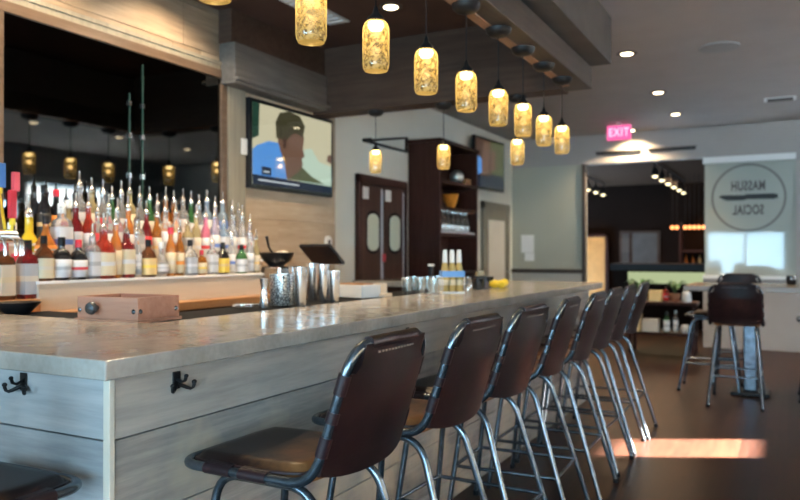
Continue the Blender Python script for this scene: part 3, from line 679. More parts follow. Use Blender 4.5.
DY0, DY1, DZ = 9.5, 10.58, 2.0
G().box(DX, DX + .05, DY0, DY0 + .09, 0, DZ).box(DX, DX + .05, DY1 - .09, DY1, 0, DZ).box(DX, DX + .05, DY0, DY1, DZ - .09, DZ).build('door_frame', 'trim_board', d, bevel=.004)
l = G().box(DX, DX + .03, DY0 + .09, DY1 - .09, .01, DZ - .09).build('door_leaf', 'trim_board', d)
G().box(DX + .03, DX + .034, DY0 + .22, DY1 - .2, .35, DZ - .25).build('pane', 'cream_paint', l)
G().sphere((DX + .06, DY1 - .14, 1.0), .03, 10).build('door_knob', 'bright_steel', l, smooth=True)
# black iron arm above the doors
b = empty('iron_bracket', (DX, 6.78, 2.39), 'black triangular iron arm on the wall above the swing doors', 'bracket')
G().box(.0, .03, -.44, .47, .0, .022).build('lower_bar', 'black_iron', b); G().box(.0, .03, .445, .47, .022, .17).build('upright', 'black_iron', b)
G().tube([(.02, -.40, .02), (.02, .45, .165)], .012, n=8).build('diagonal_bar', 'black_iron', b, smooth=True)
G().tube([(.025, -.50, .01), (.12, -.50, .01)], .02, n=8).build('end_stub', 'black_iron', b, smooth=True)

# ------------------------------------------------------------------ bookcase
bc = empty('bookcase', (0, 0, 0), 'tall dark wood open bookcase beside the swing doors', 'bookcase')
bx0, bx1, by0, by1, bz = -3.745, -3.356, 7.3, 8.41, 2.5
for y in (by0, by1 - .04): G().box(bx0, bx1, y, y + .04, 0, bz).build('side_panel', 'dark_wood', bc, bevel=.003)
G().box(bx0, bx1 + .015, by0 - .015, by1 + .015, bz, bz + .04).build('top_panel', 'dark_wood', bc, bevel=.004)
G().box(bx0, bx0 + .02, by0 + .04, by1 - .04, 0, bz).build('back_panel', 'dark_wood', bc)
for z in (.1, .55, 1.03, 1.47, 1.76, 2.06): G().box(bx0 + .02, bx1 - .005, by0 + .04, by1 - .04, z, z + .035).build('shelf', 'dark_wood', bc, bevel=.003)
g = G().sphere((-3.47, 8.03, 2.095 + .085), .085, 16); g.lathe([(.045, 0), (.045, .02), (.02, .03)], (-3.47, 8.03, 2.095), 12)
tag(g.build('ball_ornament', 'silver_ornament', smooth=True), 'silvery ball ornament on the top shelf of the bookcase', 'ornament')
tag(G().box(-3.65, -3.4, 8.16, 8.30, 2.095, 2.17).build('wooden_box', 'orange_wood', bevel=.004), 'small brown box beside the ball ornament', 'box')
g = G().lathe([(.035, 0), (.05, .02), (.085, .10), (.105, .17), (.096, .17), (.075, .10), (.04, .03), (.001, .025)], (0, 0, 0), 18)
g.xf(Matrix.Translation((-3.5, 7.93, 1.79)) @ Matrix.Rotation(.12, 4, 'X')); o = tag(g.build('orange_vase', 'orange_ceramic', smooth=True), 'orange flared vase on the second shelf of the bookcase', 'vase'); o.location.z = .012
tag(G().box(-3.66, -3.42, 7.40, 7.52, 1.795, 1.99).build('book_stack', 'door_wood', bevel=.004), 'dark upright box file beside the orange vase', 'box')
tr = tag(G().box(-3.66, -3.37, 7.36, 8.34, 1.505, 1.525).build('serving_tray', 'white_plastic', bevel=.003), 'long white tray under the carafes on bookcase', 'tray')
def carafe():
    o = tag(G().lathe([(.05, 0), (.055, .02), (.055, .12), (.04, .16), (.026, .19), (.03, .235), (.028, .235), (.022, .19), (.001, .185)], (0, 0, 0), 14).build('glass_carafe', 'drink_glass', smooth=True), 'x', 'carafe')
    G().lathe([(.001, .003), (.047, .003), (.050, .02), (.050, .075), (.001, .075)], (0, 0, 0), 14).build('filling', 'white_plastic', o, smooth=True)['label'] = 'white contents'
    return o
c0 = carafe()
for i in range(7):
    o = c0 if i == 0 else dup(c0, (0, 0, 0), 0, ''); o.location = (-3.45, 7.43 + .135 * i, 1.525); o['group'] = 'carafes on the bookcase shelf'
    o['label'] = 'clear glass carafe with white bottom, %s from the doors on bookcase shelf' % ORD[i]

# ------------------------------------------------------------------ back bar and bottles
bb = empty('back_bar', (0, 0, 0), 'orange brown back bar cabinet against the mirror wall', 'cabinet')
G().box(XW + .005, -3.05, 2.30, 5.2, .95, 1.0).box(XW + .005, -3.05, 1.99, 2.30, .95, 1.0).build('worktop', 'orange_wood', bb, bevel=.004)
G().box(XW + .005, -3.08, 1.99, 5.2, 0, .95).build('cabinet_body', 'door_wood', bb)
rs = empty('bottle_riser', (0, 0, 0), 'pale peach wood stepped riser carrying the bottles', 'riser')
TZ = [1.144, 1.235, 1.33]; TA = [3.20, 3.325, 3.44]; RY0, RY1 = wy(38, 3.17), wy(262, 3.17)
G().box(-3.27, -3.165, RY0, RY1, 1.0, TZ[0] - .014).box(-3.395, -3.27, RY0, RY1 + .12, 1.0, TZ[1] - .014).box(-3.6, -3.395, RY0, RY1 + .21, 1.0, TZ[2] - .014).build('riser_body', 'light_wood', rs)
for (x0, x1, ye), z in zip(((-3.275, -3.155, 0), (-3.40, -3.26, .12), (-3.6, -3.385, .21)), TZ): G().box(x0, x1, RY0 - .005, RY1 + ye + .005, z - .0139, z).build('step_top', 'white_paint', rs, bevel=.002)
tag(G().box(-3.55, -3.12, 1.995, RY0 - .02, 1.0, 1.062).build('low_plinth', 'orange_wood', bevel=.004), 'low brown plinth under the bottles beside the taps', 'plinth')

SH = {  # body profiles: (outline, exponent of the cross section, label z0, z1)
 'tall':   ([(.030, 0), (.036, .006), (.036, .19), (.031, .215), (.016, .235), (.0145, .285), (.016, .288), (.016, .295)], 2, .025, .17),
 'slim':   ([(.028, 0), (.032, .006), (.032, .17), (.026, .205), (.0145, .235), (.0135, .29), (.015, .295)], 2, .02, .15),
 'squat':  ([(.040, 0), (.046, .008), (.046, .115), (.036, .145), (.016, .16), (.0145, .195), (.017, .2)], 2, .015, .105),
 'square': ([(.034, 0), (.038, .006), (.038, .165), (.032, .185), (.016, .198), (.0145, .24), (.0165, .245)], 5, .02, .155),
 'flask':  ([(.038, 0), (.044, .006), (.044, .13), (.030, .165), (.016, .18), (.0145, .22), (.0165, .225)], 4, .015, .12),
 'round':  ([(.030, 0), (.046, .02), (.052, .06), (.046, .10), (.022, .14), (.015, .165), (.0145, .215), (.0165, .22)], 2, .035, .085),
 'wine':   ([(.034, 0), (.037, .005), (.037, .18), (.033, .205), (.0155, .24), (.0145, .30), (.016, .305)], 2, .04, .165)}
mesh_cache = {}
def cached(key, fn):
    if key not in mesh_cache:
        o = fn(); mesh_cache[key] = o.data; bpy.data.objects.remove(o)
    return mesh_cache[key]
def link(name, me, parent=None):
    o = bpy.data.objects.new(name, me); COL.objects.link(o); o.parent = parent; return o
def bottle(sh, bc, lc, acc, cap, loc, label, group, sc=1.0, rz=0):
    prof, p, l0, l1 = SH[sh]
    o = link('liquor_bottle', cached(('b', sh, bc), lambda: G().lathe(prof, n=20, p=p).build('liquor_bottle', 'bottle_' + bc, smooth=True)))
    tag(o, label, 'bottle', group); o.location = loc; o.scale = (sc, sc, sc); o.rotation_euler = (0, 0, rz)
    if lc:
        def mk():
            rr = max(r for r, z in prof if z <= l1 + .02) + .0008; d = (l1 - l0)
            zz = [l0, l0 + .0005, l0 + d * .42, l0 + d * .6, l1 - .0005, l1]
            if sh == 'round': rad = [rr * .93, rr * .96, rr * 1.0, rr * 1.0, rr * .94, rr * .9]
            else: rad = [rr - .0006, rr, rr, rr, rr, rr - .0006]
            return G().lathe(list(zip(rad, zz)), n=20, p=p, band=[0, 0, 1, 0, 0]).build('label', ['label_' + lc, 'label_' + acc], smooth=True)
        link('label', cached(('l', sh, lc, acc), mk), o)
    zt = prof[-1][1]
    if cap == 'pourer':
        c = link('pour_spout', cached(('p', round(zt, 3)), lambda: G().lathe([(.0165, zt - .006), (.0165, zt + .012), (.011, zt + .018), (.0065, zt + .03), (.005, zt + .07), (.0042, zt + .078)], n=10).build('pour_spout', 'bright_steel', smooth=True)), o)
    else:
        link('cap', cached(('c', cap, round(zt, 3)), lambda: G().lathe([(.0175, zt - .028), (.018, zt - .026), (.018, zt + .012), (.0165, zt + .015)], n=12).build('cap', CC[cap], smooth=True)), o)
    return o
# (column in the row, shape, glass, label, accent, top, scale)
front = [(44, 'flask', 'brown', 'cream', 'beige', 'black', .92), (61, 'squat', 'black', 'white', 'silver', 'black', 1.0), (78, 'squat', 'black', 'white', 'red', 'red', .95), (92, 'square', 'clear', 'white', 'silver', 'pourer', .9),
         (104, 'flask', 'red', 'cream', 'white', 'pourer', 1.15), (116, 'slim', 'orange', 'cream', 'beige', 'pourer', 1.0), (127, 'square', 'dark red', 'cream', 'white', 'pourer', 1.0), (137, 'slim', 'clear', 'silver', 'white', 'pourer', .85),
         (147.5, 'flask', 'brown', 'tan', 'yellow', 'black', .88), (160.5, 'round', 'clear', 'white', 'silver', 'white', .85), (170, 'slim', 'orange', 'cream', 'beige', 'red', .92), (180, 'slim', 'amber', 'cream', 'orange', 'pourer', .9),
         (190.5, 'flask', 'clear', 'silver', 'white', 'black', .9), (201.5, 'squat', 'amber', 'cream', 'yellow', 'red', .72), (212, 'square', 'clear', 'white', 'silver', 'pourer', .8), (222.5, 'flask', 'black', 'yellow', 'tan', 'black', .85),
         (232, 'slim', 'clear', 'white', 'blue', 'pourer', .85), (241, 'flask', 'green', 'white', 'silver', 'black', .8), (249.5, 'slim', 'clear', 'white', 'silver', 'pourer', .9), (256.5, 'slim', 'straw', 'beige', 'tan', 'pourer', .8)]
middle = [(46, 'round', 'orange', 'orange', 'white', 'black', 1.0), (61, 'square', 'clear', 'white', 'blue', 'white', 1.15), (76, 'wine', 'dark red', 'silver', 'white', 'pourer', .95), (88, 'slim', 'red', 'white', 'silver', 'pourer', 1.0), (98, 'tall', 'clear', 'red', 'orange', 'pourer', .9),
          (108, 'slim', 'clear', 'white', 'red', 'pourer', 1.0), (118, 'tall', 'clear', 'silver', 'white', 'pourer', .95), (127.5, 'slim', 'orange', 'white', 'orange', 'pourer', 1.0), (137, 'square', 'clear', 'silver', 'white', 'pourer', .95), (147, 'slim', 'dark red', 'red', 'beige', 'pourer', .95),
          (156, 'slim', 'amber', 'beige', 'tan', 'pourer', .9), (165.5, 'tall', 'clear', 'white', 'silver', 'pourer', 1.02), (176, 'tall', 'clear', 'white', 'silver', 'pourer', 1.0), (187, 'square', 'straw', 'silver', 'beige', 'pourer', .9), (196.5, 'slim', 'straw', 'beige', 'white', 'pourer', .95),
          (206, 'slim', 'pink', 'white', 'red', 'pourer', .95), (215, 'tall', 'lavender tinted', 'white', 'blue', 'pourer', .95), (224, 'square', 'pale blue', 'white', 'blue', 'pourer', .98), (233, 'slim', 'clear', 'white', 'silver', 'pourer', 1.0), (242, 'slim', 'clear', 'white', 'red', 'pourer', 1.0), (250, 'slim', 'lavender tinted', 'white', 'silver', 'pourer', .85)]
back = [(44, 'wine', 'black', 'black', 'tan', 'black', .95), (56, 'wine', 'black', 'orange', 'red', 'red', .9), (68, 'round', 'straw', 'beige', 'cream', 'white', 1.0), (80, 'wine', 'clear', 'silver', 'beige', 'pourer', 1.05), (92, 'tall', 'straw', 'beige', 'silver', 'pourer', 1.0), (102.5, 'slim', 'clear', 'red', 'white', 'pourer', .98),
        (112, 'slim', 'green', 'black', 'red', 'pourer', .9), (121, 'slim', 'clear', 'silver', 'white', 'pourer', 1.0), (130, 'tall', 'straw', 'cream', 'yellow', 'pourer', 1.05), (140, 'slim', 'clear', 'white', 'silver', 'pourer', .95), (149, 'slim', 'green', 'beige', 'tan', 'pourer', .95), (157, 'slim', 'clear', 'white', 'silver', 'pourer', .85),
        (165, 'slim', 'orange', 'beige', 'orange', 'pourer', .97), (173.5, 'slim', 'amber', 'orange', 'yellow', 'pourer', .93), (183, 'tall', 'clear', 'silver', 'white', 'pourer', .98), (191, 'slim', 'green', 'white', 'silver', 'pourer', .95), (199, 'slim', 'clear', 'silver', 'white', 'pourer', .9), (206.5, 'tall', 'pale blue', 'white', 'silver', 'pourer', 1.0),
        (214.5, 'slim', 'lavender tinted', 'white', 'silver', 'pourer', .9), (222.5, 'tall', 'pale blue', 'blue', 'white', 'pourer', 1.0), (231.5, 'slim', 'clear', 'white', 'silver', 'pourer', .86), (239, 'slim', 'clear', 'white', 'silver', 'pourer', .82)]
for rn, row, a, z in (('front', front, TA[0], TZ[0]), ('middle', middle, TA[1], TZ[1]), ('back', back, TA[2], TZ[2])):
    for i, (px, sh, bcol, lc, acc, cap, sc) in enumerate(row):
        tops = {'pourer': 'steel pourer'}.get(cap, cap + ' cap')
        lab = '%s bottle with %s label and %s, %s from taps in %s row' % (bcol, lc, tops, ORD[i], rn)
        bottle(sh, bcol, lc, acc, cap, (-a + random.uniform(-.006, .006), wy(px, a), z), lab, 'liquor bottles in the %s row' % rn, sc, random.uniform(-.2, .2))
GB = 'large bottles beside the taps'
bottle('square', 'brown', 'beige', 'cream', 'red', (-3.22, wy(4, 3.22), 1.062), 'brown bottle with beige label and red cap on the low plinth', GB, 1.05)
bottle('squat', 'dark red', 'red', 'orange', 'red', (-3.36, wy(15, 3.36), 1.062), 'dark red bottle with red label on the low plinth', GB, 1.0)
bottle('square', 'dark red', 'silver', 'beige', 'black', (-3.22, wy(27.5, 3.22), 1.062), 'dark red bottle with silver label on the low plinth', GB, 1.08)
bottle('wine', 'yellow', 'white', 'yellow', 'pourer', (-3.44, wy(29, 3.44), 1.062), 'tall yellow bottle standing behind the dark red ones', GB, 1.35)
bottle('tall', 'clear', 'white', 'silver', 'white', (-3.46, wy(12, 3.46), 1.062), 'tall clear bottle behind the red labelled bottle', GB, 1.2)

# beer taps
tp = empty('beer_tower', (-3.12, 2.03, 1.0), 'steel beer tower with four coloured tap handles', 'beer tap')
G().tube([(0, -.01, 0), (0, -.01, .33)], .028, n=16).build('column', 'bright_steel', tp, smooth=True)
G().tube([(0, -.10, .355), (0, .115, .355)], .032, n=16).build('drum', 'bright_steel', tp, smooth=True)
for x, y, z0, h, lo_, hi_ in ((0, .025, .42, .115, 'white_plastic', 'navy'), (-.05, .075, .55, .14, 'lemon', 'blue_paint'), (0.01, .098, .405, .16, 'lemon', 'red_paint'), (-.05, .155, .545, .11, 'black_plastic', 'pink')):
    g = G().box(x - .010, x + .010, y - .010, y + .010, z0, z0 + h * .2, 0).box(x - .011, x + .011, y - (.026 if hi_ == 'blue_paint' else .016), y + (.026 if hi_ == 'blue_paint' else .016), z0 + h * .2, z0 + h, 1)
    g.tube([(0, min(y, .11), .36), (x, y, z0 + .005)], .007, n=8, mi=0)
    hd = g.build('tap_handle', [lo_, hi_], tp, bevel=.003)
    G().tube([(.02, min(y, .11), .35), (.06, min(y, .11), .34), (.07, min(y, .11), .31), (.07, min(y, .11), .27)], .007, n=8).build('spout', 'bright_steel', hd, smooth=True)

# ------------------------------------------------------------------ things on the counter
bxo = empty('wooden_drawer_box', (-2.335, 2.10, 1.012), 'reddish wood drawer box with a round metal knob on the bar mat', 'box', rz=math.radians(4))
w2, d2, hh = .155, .115, .098
G().box(-w2 - .008, w2 + .008, -d2 - .008, d2 + .008, 0, .012).build('base', 'box_wood', bxo, bevel=.002)
G().box(-w2, w2, -d2, -d2 + .014, .012, hh).build('front', 'box_wood', bxo, bevel=.002)
G().box(-w2, w2, d2 - .014, d2, .012, hh).build('rear', 'box_wood', bxo, bevel=.002)
for x in (-w2, w2 - .014): G().box(x, x + .014, -d2 + .014, d2 - .014, .012, hh).build('side', 'box_wood', bxo, bevel=.002)
g = G().lathe([(.010, 0), (.010, .014), (.021, .018), (.026, .03), (.021, .042), (.001, .047)], n=16); g.xf(Matrix.Translation((-.05, -d2, .055)) @ Matrix.Rotation(PI / 2, 4, 'X')); g.build('knob', 'steel_tube', bxo, smooth=True)
g = G()
for x in (-w2 + .012, w2 - .022):
    g.lathe([(.010, 0), (.008, .003), (.001, .004)], n=10, mat=Matrix.Translation((x, -d2, .045)) @ Matrix.Rotation(PI / 2, 4, 'X'))
for y in (-d2 + .014, d2 - .02): g.lathe([(.010, 0), (.008, .003), (.001, .004)], n=10, mat=Matrix.Translation((w2, y, .045)) @ Matrix.Rotation(PI / 2, 4, 'Y'))
g.build('corner_studs', 'steel_tube', bxo, smooth=True)
def cup(name, loc, r0, r1, h, mat, label, group, cat='cup', n=24, extra=None):
    t = .0015
    o = tag(G().lathe([(.001, 0), (r0, 0), (r0 + .001, .002), (r1, h), (r1 + .0015, h + .001), (r1 - t, h), (r0 - t, .004), (.001, .004)], n=n).build(name, mat, smooth=True), label, cat, group); o.location = loc; return o
pm('filigree', (.62, .64, .62), .3, .8)
mt = M['filigree']; nt = mt.node_tree; b = nt.nodes['Principled BSDF']; tc = nt.nodes.new('ShaderNodeTexCoord'); vo = nt.nodes.new('ShaderNodeTexVoronoi'); vo.inputs['Scale'].default_value = 75
vo.feature = 'DISTANCE_TO_EDGE'; rp = nt.nodes.new('ShaderNodeValToRGB'); rp.color_ramp.elements[0].position = .05; rp.color_ramp.elements[1].position = .16
rp.color_ramp.elements[0].color = (.12, .12, .12, 1); rp.color_ramp.elements[1].color = (.82, .84, .82, 1)
nt.links.new(tc.outputs['Object'], vo.inputs['Vector']); nt.links.new(vo.outputs['Distance'], rp.inputs[0]); nt.links.new(rp.outputs[0], b.inputs['Base Color'])
def gp(px, py, z=1.02):
    D = (H - z) * F / (py - HZ); r = (px - 400) / F
    return (D * (-math.sin(YAW) + math.cos(YAW) * r), D * (math.cos(YAW) + math.sin(YAW) * r), z)
GC = 'metal bar tins on the counter'
x, y, z = gp(264, 308); j = G().lathe([(.001, 0), (.022, 0), (.024, .004), (.012, .072), (.012, .076), (.021, .118), (.019, .118), (.011, .08), (.001, .078)], n=18).build('jigger', 'bright_steel', smooth=True)
tag(j, 'double ended steel jigger beside the patterned mixing cup', 'jigger', GC); j.location = (x, y, z); j.scale = (1.1, 1.1, 1.18)
x, y, z = gp(282, 305); cup('mixing_cup', (x, y, z), .058, .062, .155, 'filigree', 'patterned silver mixing cup beside the jigger', GC)
k = 0
tins = [(300.5, 306, .190, 1, 'tall steel shaker tin next to the patterned mixing cup'), (312.5, 301, .205, 1, 'tall steel shaker tin, second from the patterned cup'), (323, 302, .200, 1, 'tall steel shaker tin, third from the patterned cup'),
        (334, 302, .165, 1, 'shorter steel shaker tin at the end of the row of tins'), (295, 298.5, .18, 1, 'steel shaker tin standing behind the patterned mixing cup')]
for px, py, h, s, lab in tins:
    x, y, z = gp(px, py); cup('shaker_tin', (x, y, z), .026, .036 if h > .17 else .033, h, 'bright_steel', lab, GC, 'shaker')
st = empty('cocktail_strainer', gp(243, 307.5), 'coiled steel cocktail strainer lying beside the jigger', 'strainer', rz=.6)
g = G()
for i in range(40):
    pass
coil = [(.045 * math.cos(t / 40 * 2 * PI) + .006 * math.cos(t * 1.6) * math.cos(t / 40 * 2 * PI), .045 * math.sin(t / 40 * 2 * PI) + .006 * math.cos(t * 1.6) * math.sin(t / 40 * 2 * PI), .009 + .006 * math.sin(t * 1.6)) for t in range(121)]
coil = [((.045 + .006 * math.cos(i * 1.25)) * math.cos(2 * PI * i / 120), (.045 + .006 * math.cos(i * 1.25)) * math.sin(2 * PI * i / 120), .009 + .006 * math.sin(i * 1.25)) for i in range(120)]
G().tube(coil, .0022, True, 5).build('coil', 'bright_steel', st, smooth=True)
G().lathe([(.001, .014), (.042, .014), (.042, .017), (.001, .017)], n=20).build('plate', 'bright_steel', st); G().box(.04, .13, -.01, .01, .013, .017).build('handle', 'bright_steel', st, bevel=.003)
# white caddy with papers
x, y, z = gp(358, 297.5)
cb = empty('menu_caddy', (x - .03, y + .06, z), 'white open box of papers behind the shaker tins', 'box', rz=-.25); cb.scale = (.8, .8, .85)
G().box(-.13, .13, -.10, .10, 0, .008).box(-.13, .13, -.10, -.092, .008, .085).box(-.13, .13, .092, .10, .008, .085).box(.122, .13, -.092, .092, .008, .085).box(-.13, -.122, -.092, .092, .008, .085).build('tray_body', 'white_plastic', cb, bevel=.002)
G().box(-.11, .10, -.07, .07, .009, .075).build('paper_stack', 'paper', cb); G().box(-.16, .09, -.05, .06, .086, .094).build('menu_board', 'orange_wood', cb)
g = G().box(-.05, .05, -.05, .05, 0, .02).box(-.04, .04, -.005, .005, .02, .08); o = tag(g.build('card_holder', 'light_wood', bevel=.003), 'small pale wood card holder beside the white box', 'card holder'); o.location = gp(381, 296.5)
x, y, z = gp(372, 289); o = tag(G().lathe([(.035, 0), (.05, .02), (.05, .035), (.001, .038)], n=14).build('salt_dish', 'white_plastic', smooth=True), 'small white dish behind the paper box', 'dish'); o.location = (x, y, z)
# clear tumblers
tm = tag(G().lathe([(.001, 0), (.03, 0), (.031, .004), (.038, .1), (.0365, .1), (.029, .012), (.001, .012)], n=18).build('tumbler', 'drink_glass', smooth=True), 'x', 'glass')
spots = [(407, 293), (413.5, 291), (420, 293), (427, 291.5), (433.5, 294), (437, 290.5)]
for i, (px, py) in enumerate(spots):
    o = tm if i == 0 else tm.copy()
    if i: COL.objects.link(o)
    o.location = gp(px, py); tag(o, 'clear glass tumbler, %s in the row beside the bottle carrier' % ORD[i], 'glass', 'clear tumblers by the bottle carrier')
sg = empty('soda_gun', gp(431, 289), 'black soda gun standing among the clear tumblers', 'soda gun')
G().lathe([(.02, 0), (.02, .05), (.016, .055), (.016, .075)], n=12).build('holster', 'bright_steel', sg, smooth=True)
g = G().box(-.015, .015, -.018, .018, .075, .165); g.build('grip', 'black_plastic', sg, bevel=.004); G().box(-.017, .02, -.02, .02, .165, .18).build('button_head', 'white_plastic', sg, bevel=.003)
# six bottle carrier
x, y, z = gp(452, 293)
ca = empty('bottle_carrier', (x, y, z), 'carton carrier with a blue band holding small bottles', 'carrier', rz=.62)
G().box(-.074, .074, -.050, .050, 0, .010).build('carrier_base', 'white_plastic', ca)
G().box(-.074, .074, -.050, -.0475, .105, .145).box(-.074, .074, .0475, .050, .105, .145).box(-.074, -.0715, -.0475, .0475, .105, .145).box(.0715, .074, -.0475, .0475, .105, .145).build('blue_band', 'carton_blue', ca)
for sx in (-1, 1):
    for sy in (-1, 1): G().box(sx * .0715 - .0025, sx * .0715 + .0025, sy * .0475 - .0025, sy * .0475 + .0025, .010, .106).build('corner_wire', 'bright_steel', ca)
ml = M['label_cream']
for i in range(6):
    sx, sy = (i % 3 - 1) * .0465, (-.0235 if i < 3 else .0235)
    o = link('beer_bottle', cached('beer', lambda: G().lathe([(.019, 0), (.021, .004), (.021, .13), (.017, .155), (.0105, .185), (.010, .215), (.011, .218), (.011, .235)], n=16).build('beer_bottle', 'beer', smooth=True)))
    link('label', cached('beerl', lambda: G().lathe([(.0211, .04), (.0217, .0405), (.0217, .075), (.0211, .0755)], n=16).build('label', 'label_cream', smooth=True)), o)
    link('cap', cached('beerc', lambda: G().lathe([(.0115, .185), (.0122, .19), (.0115, .235), (.008, .268), (.001, .27)], n=14).build('cap', 'white_plastic', smooth=True)), o)
    c, s = math.cos(.62), math.sin(.62); o.location = (x + c * sx - s * sy, y + s * sx + c * sy, z + .012)
    tag(o, 'golden bottle with pale cap in the blue carrier, %s in the %s row' % (ORD[i % 3], 'bar side' if i < 3 else 'stool side'), 'bottle', 'bottles in the blue carrier')
# dark tumblers, condiments, lemons
dk = cached('darkglass', lambda: G().lathe([(.001, 0), (.032, 0), (.036, .08), (.034, .08), (.03, .008), (.001, .008)], n=14).build('dark_tumbler', 'bottle_black', smooth=True))
for i, (px, py) in enumerate([(471, 289), (478, 290), (485, 289), (475, 286.5), (482, 286.5), (489, 287)]):
    o = link('dark_tumbler', dk); o.location = gp(px, py); tag(o, 'dark glass tumbler %s, %s from the blue carrier' % ('at the front' if i < 3 else 'at the back', ORD[i % 3]), 'glass', 'dark tumblers past the carrier')
jr = tag(G().lathe([(.001, 0), (.028, 0), (.03, .07), (.02, .085), (.022, .10), (.001, .102)], n=14).build('condiment_jar', 'drink_glass', smooth=True), 'small clear jar beside the blue bottle carrier', 'jar'); jr.location = gp(468, 291.5)
oj = tag(G().lathe([(.001, 0), (.04, 0), (.045, .05), (.04, .105), (.001, .11)], n=14).build('spice_jar', 'bottle_straw', smooth=True), 'straw coloured jar behind the dark tumblers', 'jar'); oj.location = gp(480, 283.5)
for i, (px, py, a) in enumerate(((495, 288, .3), (501, 288.3, 1.1), (504.5, 286.5, 2.0))):
    g = G().lathe([(.001, -.045), (.007, -.042), (.018, -.034), (.029, -.015), (.031, 0), (.029, .015), (.018, .034), (.007, .042), (.001, .045)], n=14)
    g.xf(Matrix.Rotation(PI / 2, 4, 'Y')); o = tag(g.build('lemon', 'lemon', smooth=True), 'yellow lemon on the counter, %s from the dark tumblers' % ORD[i], 'lemon', 'lemons on the counter')
    p = gp(px, py); o.location = (p[0], p[1], p[2] + .031); o.rotation_euler = (0, 0, a)
# on the back bar past the bottles
tag(G().box(-3.36, -3.12, 4.13, 4.37, 1.0, 1.185).build('steel_bin', 'bright_steel', bevel=.012), 'brushed steel bin under the black mortar', 'bin')
mo = empty('mortar', (-3.24, 4.25, 1.185), 'black stone mortar bowl with a pestle on the steel bin', 'mortar'); mo.scale = (1, 1, .85)
G().lathe([(.05, 0), (.06, .01), (.10, .05), (.125, .115), (.115, .117), (.09, .06), (.001, .03)], n=22).build('bowl', 'black_plastic', mo, smooth=True)
G().tube([(.02, -.03, .06), (-.0, -.09, .16), (-.0, -.115, .25)], [.012, .008, .011], n=8).build('pestle', 'black_iron', mo, smooth=True)
g = G().sphere((.02, .04, .10), .055, 12, sz=.6); g.build('filling', 'cream_paint', mo, smooth=True)
ps = empty('till_screen', (-3.0, 4.47, 1.0), 'black tilted till screen on a short stand', 'till', rz=math.radians(-8))
G().box(-.09, .09, -.09, .09, 0, .015).build('base', 'black_plastic', ps, bevel=.004); G().box(-.02, .02, -.02, .02, .015, .2).build('stand', 'black_plastic', ps)
g = G().box(-.15, .15, -.012, .012, -.105, .105); g.xf(Matrix.Translation((0, 0, .27)) @ Matrix.Rotation(math.radians(50), 4, 'X')); g.build('screen_panel', 'black_plastic', ps, bevel=.005)
# wall bits
o = empty('wall_outlet', (XW, wy(328.5, 3.64), 1.38), 'round white outlet on the timber wall above the till', 'outlet')
g = G().lathe([(.055, 0), (.055, .012), (.045, .018), (.001, .018)], n=20); g.xf(Matrix.Rotation(PI / 2, 4, 'Y')); g.build('cover', 'white_plastic', o, smooth=True)
g = G().lathe([(.018, .018), (.018, .021), (.001, .022)], n=14); g.xf(Matrix.Rotation(PI / 2, 4, 'Y')); g.build('socket_hole', 'black_plastic', o)
o = empty('light_switch', (XW + .035, 4.34, 2.08), 'white switch plate on the grey green board', 'switch')
G().box(0, .008, -.035, .035, -.06, .06).build('plate', 'white_plastic', o, bevel=.003); G().box(.008, .014, -.01, .01, -.02, .02).build('toggle', 'white_plastic', o)
for i, (x, z, w_, h_) in enumerate(((-3.50, 1.42, .2, .27), (-3.47, 1.22, .15, .12))):
    tag(G().box(x - w_ / 2, x + w_ / 2, YF - .001, YF + .004, z - h_ / 2, z + h_ / 2).build('notice', 'paper'), ['white paper notice on the glass partition, upper larger sheet', 'white paper notice on the glass partition, lower smaller sheet'][i], 'notice', 'notices on the partition')
o = tag(G().lathe([(.001, 0), (.06, 0), (.11, .05), (.115, .06), (.1, .05), (.05, .01), (.001, .01)], n=18).build('black_bowl', 'black_plastic', smooth=True), 'black bowl on the back bar below the taps', 'bowl'); o.location = (-3.02, 2.09, 1.012); o.scale = (.85, .85, .85)

# ------------------------------------------------------------------ dim room behind and in front of it
def track(loc, n, gap, label, dr):
    o = empty('track_light', loc, label, 'track light', 'track lights in the dim room')
    L_ = gap * (n - 1); ux, uy = dr
    G().tube([(-ux * .1, -uy * .1, -.015), (ux * (L_ + .1), uy * (L_ + .1), -.015)], .015, n=6).build('rail', 'black_iron', o)
    for i in range(n):
        c = (ux * gap * i, uy * gap * i, -.19)
        h = G().lathe([(.012, .16), (.012, .08), (.045, .05), (.055, -.05), (.05, -.052)], c, 12).build('lamp_head', 'black_iron', o, smooth=True)
        g = G().sphere((c[0], c[1], c[2] - .035), .048, 10); g.build('lamp_lens', 'track_face', h, smooth=True)
track((-1.79, 11.75, 2.70), 6, .70, 'long track of six lit lamps in the dim room', (0, 1))
track((-3.28, 13.7, 2.70), 3, .65, 'short track of three lit lamps in the dim room', (0, 1))
ld = bpy.data.lights.new('dim_room_light', 'AREA'); ld.energy = 26; ld.color = (1, .62, .36); ld.size = 1.6; lo = bpy.data.objects.new('dim_room_light', ld); COL.objects.link(lo); lo.location = (-2.2, 13.6, 2.55)
oc = empty('dim_bar_counter', (0, 0, 0), 'black counter with a pale green lit front in the dim room', 'counter')
G().box(-2.75, -.6, 13.1, 13.6, .98, 1.10).build('countertop', 'black_iron', oc, bevel=.01); G().box(-2.7, -.65, 13.15, 13.55, 0, .98).build('counter_body', 'dark_room_paint', oc)
G().box(-2.45, -.65, 13.13, 13.15, .76, .955).build('lit_panel', 'green_backlight', oc)['label'] = 'pale green backlit panel'
for i in range(7):
    o = empty('bar_pendant', (-1.86 + .078 * (i + (.8 if i > 1 else 0)), 14.2, 2.72), 'small orange glass lamp in the dim room, %s along the row' % ORD[i], 'lamp', 'orange lamps in the dim room')
    G().tube([(0, 0, 0), (0, 0, -.95)], .004, n=5).build('cord', 'black_iron', o); G().sphere((0, 0, -.975), .036, 10).build('globe', 'orange_lamp', o, smooth=True)
